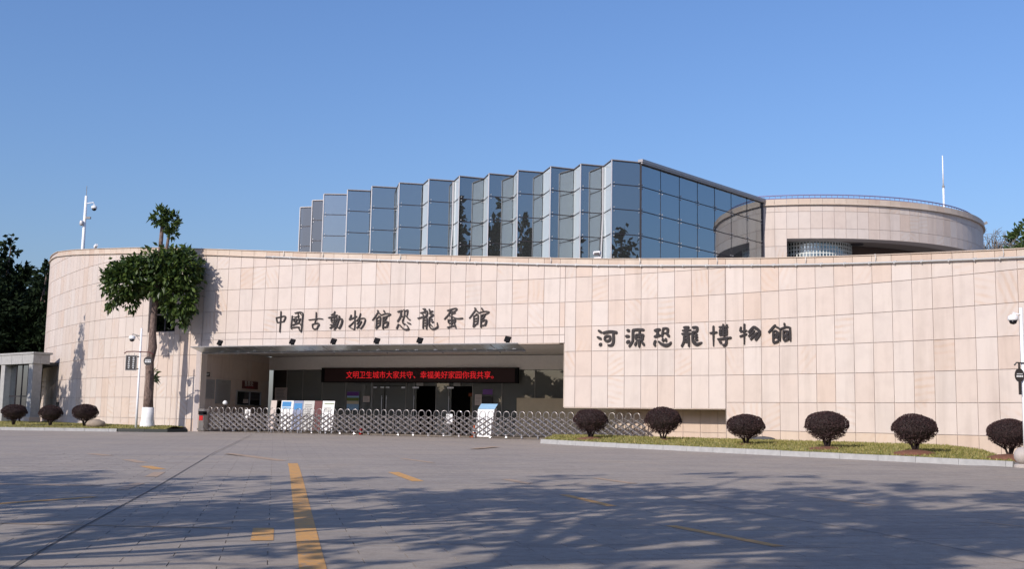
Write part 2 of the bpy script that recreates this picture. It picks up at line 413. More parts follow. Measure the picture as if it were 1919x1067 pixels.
first = vis[:299]; fs_ = set(id(c) for c in first)
for c in first:
    mb = MB(); pv_box(mb, c[1]); obj('paver', mb, M['paver'], plaza)
mb = MB()
for c in cells:
    if id(c) not in fs_: pv_box(mb, c[1])
tag(obj('paver_field', mb, M['paver'], plaza), None, None, None, 'stuff')

def strip(name, pts, wd, mat, lift=0.005):
    mb = MB(); P_ = [Vector(p) for p in pts]
    wds = wd if isinstance(wd, (list, tuple)) else [wd] * len(P_)
    dens = [(P_[0], wds[0])]
    for (a, wa), (b, wb) in zip(zip(P_, wds), zip(P_[1:], wds[1:])):
        n_ = max(1, int((b - a).length / 1.5))
        for k in range(1, n_ + 1): dens.append((a.lerp(b, k / n_), wa + (wb - wa) * k / n_))
    for i in range(len(dens) - 1):
        a, wa = dens[i]; b, wb = dens[i + 1]
        d0 = (dens[i + 1][0] - dens[max(i - 1, 0)][0]); d1 = (dens[min(i + 2, len(dens) - 1)][0] - a)
        n0 = Vector((-d0.y, d0.x)).normalized() * wa / 2; n1 = Vector((-d1.y, d1.x)).normalized() * wb / 2
        mb.quad(g3(a - n0, lift), g3(b - n1, lift), g3(b + n1, lift), g3(a + n0, lift))
    # underside a touch lower so that the paint has thickness
    return struct(name, mb, mat)
# yellow road paint (real widths: 0.24 m lane line, 0.15 m bay lines)
strip('yellow_line', [(-1.55, 8.6), (-1.79, 10.59), (-2.18, 12.52), (-4.28, 22.98), (-5.19, 27.45), (-5.58, 29.3)], 0.25, M['yellow'])
strip('yellow_line', [(-6.1, 30.6), (-7.5, 33.0), (-8.64, 34.8)], [0.3, 0.4, 0.25], M['faint'])
for a, b, wd, mt in [((-12.3, 33.4), (-11.4, 32.3), .35, 'faint'), ((-10.2, 30.3), (-9.3, 28.8), .3, 'faint'), ((-8.7, 27.2), (-8.0, 26.0), .3, 'yellow'), ((-7.65, 24.9), (-7.33, 23.3), .25, 'faint'),
                     ((-6.95, 21.4), (-6.72, 19.7), .22, 'faint'), ((-9.3, 20.75), (-7.4, 20.7), .15, 'faint'), ((-6.6, 18.2), (-7.6, 16.6), .18, 'yellow'), ((-6.4, 14.12), (-3.36, 13.9), .09, 'faint'),
                     ((-2.72, 12.68), (-2.98, 13.95), .25, 'yellow'), ((-2.64, 26.0), (-1.83, 22.97), .25, 'yellow'), ((-.07, 24.0), (.4, 22.7), .2, 'faint'), ((.97, 19.9), (1.62, 17.7), .17, 'yellow'),
                     ((1.9, 24.8), (2.55, 23.1), .2, 'faint'), ((-3.1, 32.9), (-2.05, 30.6), .2, 'faint'), ((-1.3, 41.3), (-.5, 43.8), .35, 'faint'), ((2.12, 14.85), (3.03, 12.75), .17, 'yellow'),
                     ((5.37, 20.1), (6.0, 18.5), .15, 'faint'), ((6.6, 15.9), (7.3, 14.7), .12, 'faint')]:
    strip('road_marking', [a, b], wd, M[mt])
strip('expansion_joint', [(-4.2, 9.4), (-4.47, 10.35), (-4.99, 13.02), (-6.43, 21.0), (-9.09, 34.87), (-12.93, 56.8)], 0.022, M['pave_joint'], 0.009)
strip('expansion_joint', [(2.6, 20.5), (3.55, 17.05), (4.6, 14.3), (5.27, 11.68), (5.8, 9.6)], 0.018, M['pave_joint'], 0.009)
strip('expansion_joint', [(-5.58, 12.59), (-2.4, 12.54), (0.05, 12.56), (3.6, 12.76)], 0.016, M['pave_joint'], 0.013)
strip('expansion_joint', [(-13.4, 32.0), (-5.1, 34.5), (1.5, 35.9)], 0.03, M['pave_joint'], 0.013)

# ------------------------------------------------------------------ museum front
museum = thing('museum_building', (-2, 60, 0), 'long curved peach sandstone museum front with a wide recessed glass entrance', 'building')
EL, ER, SR, WL, WR = -0.95, 24.33, 33.96, -6.32, -3.52     # entrance, low slot and window edges along the wall
ZE, ZS, ZW0, ZW1 = 4.52, 1.42, 5.48, 7.62
def solid(j0, j1):
    m = (j0 + j1) / 2
    zt = zbot(m) - 0.02
    if EL < m < ER: return [(ZE, None)]
    if ER < m < SR: return [(ZS, None)]
    if WL < m < WR: return [(-0.3, ZW0), (ZW1, None)]
    return [(-0.3, None)]
bounds = sorted(set(list(range(-42, 63)) + [EL, ER, SR, WL, WR]))
back = MB()
for a, b in zip(bounds, bounds[1:]):
    for z0, z1 in solid(a, b):
        p = [off(a, .034), off(b, .034), off(b, .42), off(a, .42)]
        t0 = z1 if z1 else ztop(a) - .03; t1 = z1 if z1 else ztop(b) - .03
        back.prism([(q.x, q.y) for q in p], z0, [t0, t1, t1, t0])
front = obj('front_wall', back, M['joint'], museum)
ZR = [-0.3, .5, 1.7, 2.9, 4.1, 5.3, 6.5, 7.7, 8.9, 10.1, 11.3, 12.5]
GAP = 0.011
full = MB().box((0, .015, 0.6), (PW - 2 * GAP, .03, 1.2 - 2 * GAP)).mesh('wall_panel')
full.materials.append(M['stone'])
pieces = []
stuffp = MB()
def poly_panel(mb, a, b, z0a, z0b, z1a, z1b, gl, gr):
    pa, pb = p3(a, 0, 0), p3(b, 0, 0); t = (pb - pa).normalized(); n = Vector((-t.y, t.x, 0))
    A_, B_ = pa + t * gl, pb - t * gr
    q = [A_, B_, B_ + n * .03, A_ + n * .03]
    lo = [z0a, z0b, z0b, z0a]; hi = [z1a, z1b, z1b, z1a]
    mb.hexa([Vector((v.x, v.y, z)) for v, z in zip(q, lo)] + [Vector((v.x, v.y, z)) for v, z in zip(q, hi)])
for a, b in zip(bounds, bounds[1:]):
    m = (a + b) / 2
    zr = list(ZR)
    if EL < m < ER: zr = [ZE, 4.92] + [z for z in ZR if z > 5]
    elif ER < m < SR: zr = [ZS] + [z for z in ZR if z > 2]
    for lo, hi in solid(a, b):
        for z0, z1 in zip(zr, zr[1:]):
            y0 = max(z0, lo); ta, tb = zbot(a) - .005, zbot(b) - .005
            if hi: ta = tb = hi
            y1a, y1b = min(z1, ta), min(z1, tb)
            if min(y1a, y1b) - y0 < 0.03: continue
            isfull = abs(b - a - 1) < 1e-6 and y0 == z0 and y1a == z1 and y1b == z1 and abs(z1 - z0 - 1.2) < 1e-6
            area = (b - a) * (min(y1a, y1b) - y0)
            if b <= -2 or a >= 50.5:
                poly_panel(stuffp, a, b, y0 + GAP, y0 + GAP, y1a - GAP, y1b - GAP, GAP, GAP)
            else: pieces.append((area, isfull, a, b, y0, y1a, y1b))
dist = lambda p: -p[0] * 1.0 / (off((p[2] + p[3]) / 2, 0).length ** 2)
pieces.sort(key=dist)
for i, (ar, isf, a, b, y0, y1a, y1b) in enumerate(pieces):
    low = y0 < 0.4
    if i < 299:
        if isf:
            o = bpy.data.objects.new('wall_panel', full)
            pa, pb = wp(a), wp(b); mid = (pa + pb) / 2; t = pb - pa
            link(o, front, None, Matrix.Translation((mid.x, mid.y, y0)) @ Matrix.Rotation(math.atan2(t.y, t.x), 4, 'Z'))
        else:
            mb = MB(); poly_panel(mb, a, b, y0 + GAP, y0 + GAP, y1a - GAP, y1b - GAP, GAP, GAP)
            obj('wall_panel', mb, M['stone_low'] if low else M['stone'], front)
    else: poly_panel(stuffp, a, b, y0 + GAP, y0 + GAP, y1a - GAP, y1b - GAP, GAP, GAP)
tag(obj('wall_panel_field', stuffp, M['stone'], front), None, None, None, 'stuff')
rv = MB()
for jj, s_ in ((EL, 1), (ER, -1)):
    a = p3(jj, -.001, 0); b = p3(jj, .44, 0); t_ = tan_(jj) * .03 * s_; z0, z1 = (-.2, ZE - .02) if s_ > 0 else (ZS, ZE - .02)
    q = [a, b, b + Vector((t_.x, t_.y, 0)), a + Vector((t_.x, t_.y, 0))]
    if s_ < 0: q = q[::-1]
    rv.hexa([Vector((v.x, v.y, z)) for z in (z0, z1) for v in q])
for k in range(0, 25):
    a, b = max(EL + .05, k - 1), min(ER - .05, k)
    p = [off(a, .004), off(b, .004), off(b, .44), off(a, .44)]; rv.prism([(q.x, q.y) for q in p], ZE - .03, ZE - .002)
for k in range(25, 35):
    a, b = max(ER + .02, k - 1), min(SR - .02, k)
    p = [off(a, .004), off(b, .004), off(b, .44), off(a, .44)]; rv.prism([(q.x, q.y) for q in p], ZS - .03, ZS - .002)
obj('opening_reveal', rv, M['stone2'], museum)
# coping stones above the rail, ledge, pale cap
for a in range(-41, 62):
    mb = MB(); poly_panel(mb, a, a + 1, zbot(a) + .02, zbot(a + 1) + .02, ztop(a) - .035, ztop(a + 1) - .035, .009, .009)
    if -26 <= a <= 50: obj('coping_stone', mb, M['stone2'], front)
cap = MB(); led = MB(); clip = MB()
for a in range(-41, 62):
    for dd, zz0, zz1, tgt in ((-.05, -.033, 0, cap),):
        p = [off(a, dd), off(a + 1, dd), off(a + 1, .45), off(a, .45)]
        tgt.prism([(q.x, q.y) for q in p], [ztop(a) + zz0, ztop(a + 1) + zz0] * 1 + [ztop(a + 1) + zz0, ztop(a) + zz0], [ztop(a), ztop(a + 1), ztop(a + 1), ztop(a)])
    if a < 4:
        p = [off(a, -.10), off(a + 1, -.10), off(a + 1, .02), off(a, .02)]
        led.prism([(q.x, q.y) for q in p], [zbot(a) - .03, zbot(a + 1) - .03, zbot(a + 1) - .03, zbot(a) - .03], [zbot(a) + .03, zbot(a + 1) + .03, zbot(a + 1) + .03, zbot(a) + .03])
obj('coping_cap', cap, M['stone2'], museum)
obj('stone_ledge', led, M['stone2'], museum)
rail = MB()
rail.tube([p3(j / 2, -.09, zbot(j / 2) - .0) for j in range(8, 122)], .04, 8)
obj('cable_rail', rail, M['rail'], museum, True)
j = 4.6
while j < 60:
    mb = MB(); mb.box((0, 0, 0), (.05, .13, .11)); mb.box((.02, -.03, .04), (.12, .04, .04))
    obj('rail_clip', mb, M['rail'], museum, wm=frame_at(j, -.07, zbot(j)))
    j += 1.27 + random.uniform(-.1, .1)
for j in (-1.4, 5.3, 8.2, 13.6, 18.2, 23.4, 28.9, 33.5, 38.5, 42.2, 48.4):      # short cable drops over the coping
    rb = MB(); rb.tube([p3(j, -.03, zbot(j)), p3(j + .05, -.045, zbot(j) + .2), p3(j, -.03, ztop(j) + .02)], .018, 6); obj('cable_drop', rb, M['rail'], museum)
roof = MB()
rp = [off(j, .4) for j in range(-40, 62, 3)]
roof.prism([(q.x, q.y) for q in rp] + [(40, 70), (30, 104), (-30, 104)], 6.2, 6.4)
obj('roof_slab', roof, M['grey'], museum)
# entrance recess
sof = MB(); fas = MB(); 
N1 = 26
for k in range(-3, 30):
    a, b = k, k + 1
    p = [off(a, .42), off(b, .42), off(b, 9.2), off(a, 9.2)]
    sof.prism([(q.x, q.y) for q in p], 4.54, 4.7)
    p = [off(a, 8.75), off(b, 8.75), off(b, 9.15), off(a, 9.15)]
    fas.prism([(q.x, q.y) for q in p], 3.68, 4.5)
p = [off(-5.5, 8.75), off(-3, 8.75), off(-3, 9.15), off(-5.5, 9.15)]; fas.prism([(q.x, q.y) for q in p], 3.68, 4.5)
p = [off(-5.5, 5.5), off(-3, .6), off(-3, 9.2), off(-5.5, 9.2)]; sof.prism([(q.x, q.y) for q in p], 4.54, 4.7)
obj('entrance_soffit', sof, M['soffit'], museum); obj('entrance_fascia', fas, M['soffit'], museum)
for j in (0.9, 5.9, 10.6, 15.4):
    lm = MB().lathe((0, 0, -.05), [(.17, 0), (.19, .05)], 14); obj('downlight', lm, M['grey'], museum, wm=frame_at(j, 5.2, 4.53))
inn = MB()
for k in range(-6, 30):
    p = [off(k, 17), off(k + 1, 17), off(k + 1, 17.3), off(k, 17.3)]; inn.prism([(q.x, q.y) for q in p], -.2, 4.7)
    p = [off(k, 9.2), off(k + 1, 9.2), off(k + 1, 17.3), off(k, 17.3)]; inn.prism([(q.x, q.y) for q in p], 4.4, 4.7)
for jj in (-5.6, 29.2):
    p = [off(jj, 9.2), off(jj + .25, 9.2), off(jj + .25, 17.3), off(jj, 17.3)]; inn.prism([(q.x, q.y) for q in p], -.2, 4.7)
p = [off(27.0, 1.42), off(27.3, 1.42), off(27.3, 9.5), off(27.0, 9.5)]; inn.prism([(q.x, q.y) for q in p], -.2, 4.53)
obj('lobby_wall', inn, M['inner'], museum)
# left side wall of the recess, stone panels
A = wp(EL); B = Vector((-15.5, 72.3)); sd = B - A; SL = sd.length; su = sd.normalized(); sn = Vector((su.y, -su.x))
def side(t, d, z): q = A + sd * t + sn * d; return Vector((q.x, q.y, z))
sw = MB(); sw.hexa([side(0, -.3, -.2), side(1, -.3, -.2), side(1, -.032, -.2), side(0, -.032, -.2), side(0, -.3, 4.52), side(1, -.3, 4.52), side(1, -.032, 4.52), side(0, -.032, 4.52)])
swo = obj('side_wall', sw, M['joint'], museum)
TW = [(.499, .866, 1.40, 2.2)]
for k in range(7):
    for z0, z1 in ((-.2, .5), (.5, 1.7), (1.7, 2.9), (2.9, 4.1), (4.1, 4.52)):
        t0, t1 = k / 7 + .0012, (k + 1) / 7 - .0012
        mb = MB(); mb.hexa([side(t0, -.03, z0 + .01), side(t1, -.03, z0 + .01), side(t1, 0, z0 + .01), side(t0, 0, z0 + .01), side(t0, -.03, z1 - .01), side(t1, -.03, z1 - .01), side(t1, 0, z1 - .01), side(t0, 0, z1 - .01)])
        obj('wall_panel', mb, M['stone'], swo)
# glazing across the back of the recess
def gpane(j0, j1, z0, z1, d=9.0, name='glass_pane', mat='shop', parent=museum, th=.02):
    mb = MB(); a, b = p3(j0, d, 0), p3(j1, d, 0); n = (b - a).normalized(); n = Vector((-n.y, n.x, 0)) * th
    q = [a, b, b + n, a + n]
    mb.hexa([Vector((v.x, v.y, z0)) for v in q] + [Vector((v.x, v.y, z1)) for v in q])
    return obj(name, mb, M[mat], parent)
gj = [-5.3, -3.3, -1.2, 1.2, 3.5, 6.05]
for a, b in zip(gj, gj[1:]): gpane(a + .02, b - .02, -.14, 3.66, mat='win' if a < -5 else 'shop')
for a, b in ((8.9, 9.55), (11.3, 12.3), (14.1, 16.1), (16.1, 18.3), (18.3, 20.3), (20.3, 22.6), (22.6, 25), (25, 28.4)): gpane(a + .02, b - .02, -.14, 3.66)
for a, b in ((6.05, 8.9), (9.55, 11.3), (12.3, 14.1)): gpane(a + .02, b - .02, 2.7, 3.66)
def door(j0, j1, side_, d=9.0):
    o = gpane(j0, j1, -.12, 2.66, d, 'glass_door')
    hj = j1 - .15 if side_ > 0 else j0 + .15
    h = MB(); h.tube([p3(hj, d - .09, .45), p3(hj, d - .09, 2.1)], .018, 6); h.box(p3(hj, d - .045, .6), (.03, .09, .03)); h.box(p3(hj, d - .045, 1.95), (.03, .09, .03))
    obj('door_handle', h, M['metal'], o)
    for jj, zz in ((j0 + .18, 2.6), (j1 - .18, 2.6)):
        c_ = MB(); c_.box((0, 0, 0), (.24, .05, .09)); obj('patch_fitting', c_, M['metal'], o, wm=frame_at(jj, d - .01, zz))
door(6.1, 7.1, 1); door(7.2, 8.85, -1); door(9.6, 9.75, 1); door(12.35, 12.5, 1); 
for j in (-3.3, -1.2, 1.2, 3.5, 6.05, 8.9, 9.55, 11.3, 12.3, 14.1, 16.1, 18.3, 20.3, 22.6, 25):
    obj('glazing_mullion', MB().box((0, 0, 0), (.035, .06, 3.7)), M['grey'], museum, wm=frame_at(j, 9.0, 1.8))
# back wall seen through the low slot, in stone panels
bw = MB()
for k in range(27, 36): bw.prism([tuple(off(k, 1.13)), tuple(off(k + 1, 1.13)), tuple(off(k + 1, 1.4)), tuple(off(k, 1.4))], -.2, 4.5)
bwo = obj('slot_back_wall', bw, M['joint'], museum)
for k in range(27, 36):
    for z0, z1 in ((-.2, .35), (.35, 1.55), (1.55, 2.75)):
        a, b = p3(k - .15, 1.1, 0), p3(k + .85, 1.1, 0); t = (b - a).normalized(); n = Vector((-t.y, t.x, 0)) * .03; a = a + t * .01; b = b - t * .01
        mb = MB(); mb.hexa([Vector((v.x, v.y, z)) for z in (z0 + .01, z1 - .01) for v in (a, b, b + n, a + n)])
        obj('wall_panel', mb, M['stone_low'], bwo)
# window in the left wing
wb = MB(); 
for a, b, z0, z1 in ((WL, WR, ZW0, ZW0 + .07), (WL, WR, ZW1 - .07, ZW1), (WL, WL + .09, ZW0, ZW1), (WR - .09, WR, ZW0, ZW1), ((WL + WR) / 2 - .05, (WL + WR) / 2 + .05, ZW0, ZW1), (WL, WR, 6.5, 6.57)):
    p = [off(a, .28), off(b, .28), off(b, .34), off(a, .34)]; wb.prism([(q.x, q.y) for q in p], z0, z1)
wo = obj('window', wb, M['dark'], museum)
for a, b in ((WL, (WL + WR) / 2), ((WL + WR) / 2, WR)):
    for z0, z1 in ((ZW0, 6.5), (6.57, ZW1)): gpane(a + .1, b - .1, z0 + .02, z1 - .02, .31, 'pane', 'win', wo, .01)
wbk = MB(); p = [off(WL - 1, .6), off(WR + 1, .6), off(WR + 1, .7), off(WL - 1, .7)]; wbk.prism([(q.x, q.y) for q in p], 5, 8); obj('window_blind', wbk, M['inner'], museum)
# vent, expansion seam
vt = MB(); vt.box((0, 0, 0), (.62, .12, .95)); obj('vent', vt, M['inner'], museum, wm=frame_at(-22.1, -.0, .95))
se = MB(); se.box((0, 0, 0), (.05, .05, 5.5)); obj('expansion_seam', se, M['joint'], museum, wm=frame_at(-2.9, -.005, 2.45))
# glass canopy along the head of the entrance
cano = obj('canopy', MB().tube([p3(j, -.92, 4.47) for j in [EL + .1 + k * .95 for k in range(24)] + [21.9]], .035, 6), M['grey'], museum)
j = EL + .05; k = 0
while j < 21.8:
    j1 = min(j + 1.27, 21.9)
    a, b, c, d = p3(j + .02, -.9, 4.46), p3(j1 - .02, -.9, 4.46), p3(j1 - .02, -.02, 4.20), p3(j + .02, -.02, 4.20)
    up = Vector((0, 0, .02)); mb = MB(); mb.hexa([a, b, c, d, a + up, b + up, c + up, d + up]); obj('canopy_pane', mb, M['canopy'], cano)
    f = frame_at((j + j1) / 2, -.2, 4.25); mb = MB(); mb.box((0, 0, 0), (.2, .05, .05)); mb.box((0, -.02, .05), (.06, .06, .12)); obj('spider_clamp', mb, M['metal'], cano, wm=f)
    j = j1
mb = MB(); mb.tube([p3(jj, -.02, 4.16) for jj in [EL + .1 + q * .95 for q in range(24)] + [21.9]], .04, 6); obj('canopy_beam', mb, M['grey'], cano)
for jj in (1.6, 5.3, 9.0, 12.7, 16.4, 20.1): mb = MB(); mb.tube([p3(jj, -.85, 4.44), p3(jj, .42, 4.12)], .03, 6); obj('canopy_bracket', mb, M['grey'], cano)

# floodlights standing on the canopy edge
fl = thing('floodlight', (0, 0, 0), 'black floodlight on the canopy edge, leftmost, beside the tree shadow', 'floodlight', 'floodlights along the canopy')
lampb = MB(); lampb.box((0, 0, .20), (.30, .09, .27), Matrix.Rotation(R(-24), 3, 'X') @ Matrix.Rotation(R(10), 3, 'Y')); obj('lamp_body', lampb, M['black'], fl)
br = MB(); br.box((0, .02, .05), (.2, .05, .1)); obj('bracket', br, M['black'], fl)
fls = [(1.46, None), (6.92, 'black floodlight on the canopy edge second from the left'), (9.82, 'black floodlight on the canopy edge third from the left'), (12.76, 'black floodlight on the canopy edge fourth from the left'), (15.6, 'black floodlight on the canopy edge second from the right'), (21.24, 'black floodlight on the canopy edge, rightmost, right of all the lettering')]
for i, (j, lab) in enumerate(fls):
    m_ = frame_at(j, -.9, 4.48)
    if i == 0: fl.matrix_basis = m_
    else: dup(fl, m_, lab)

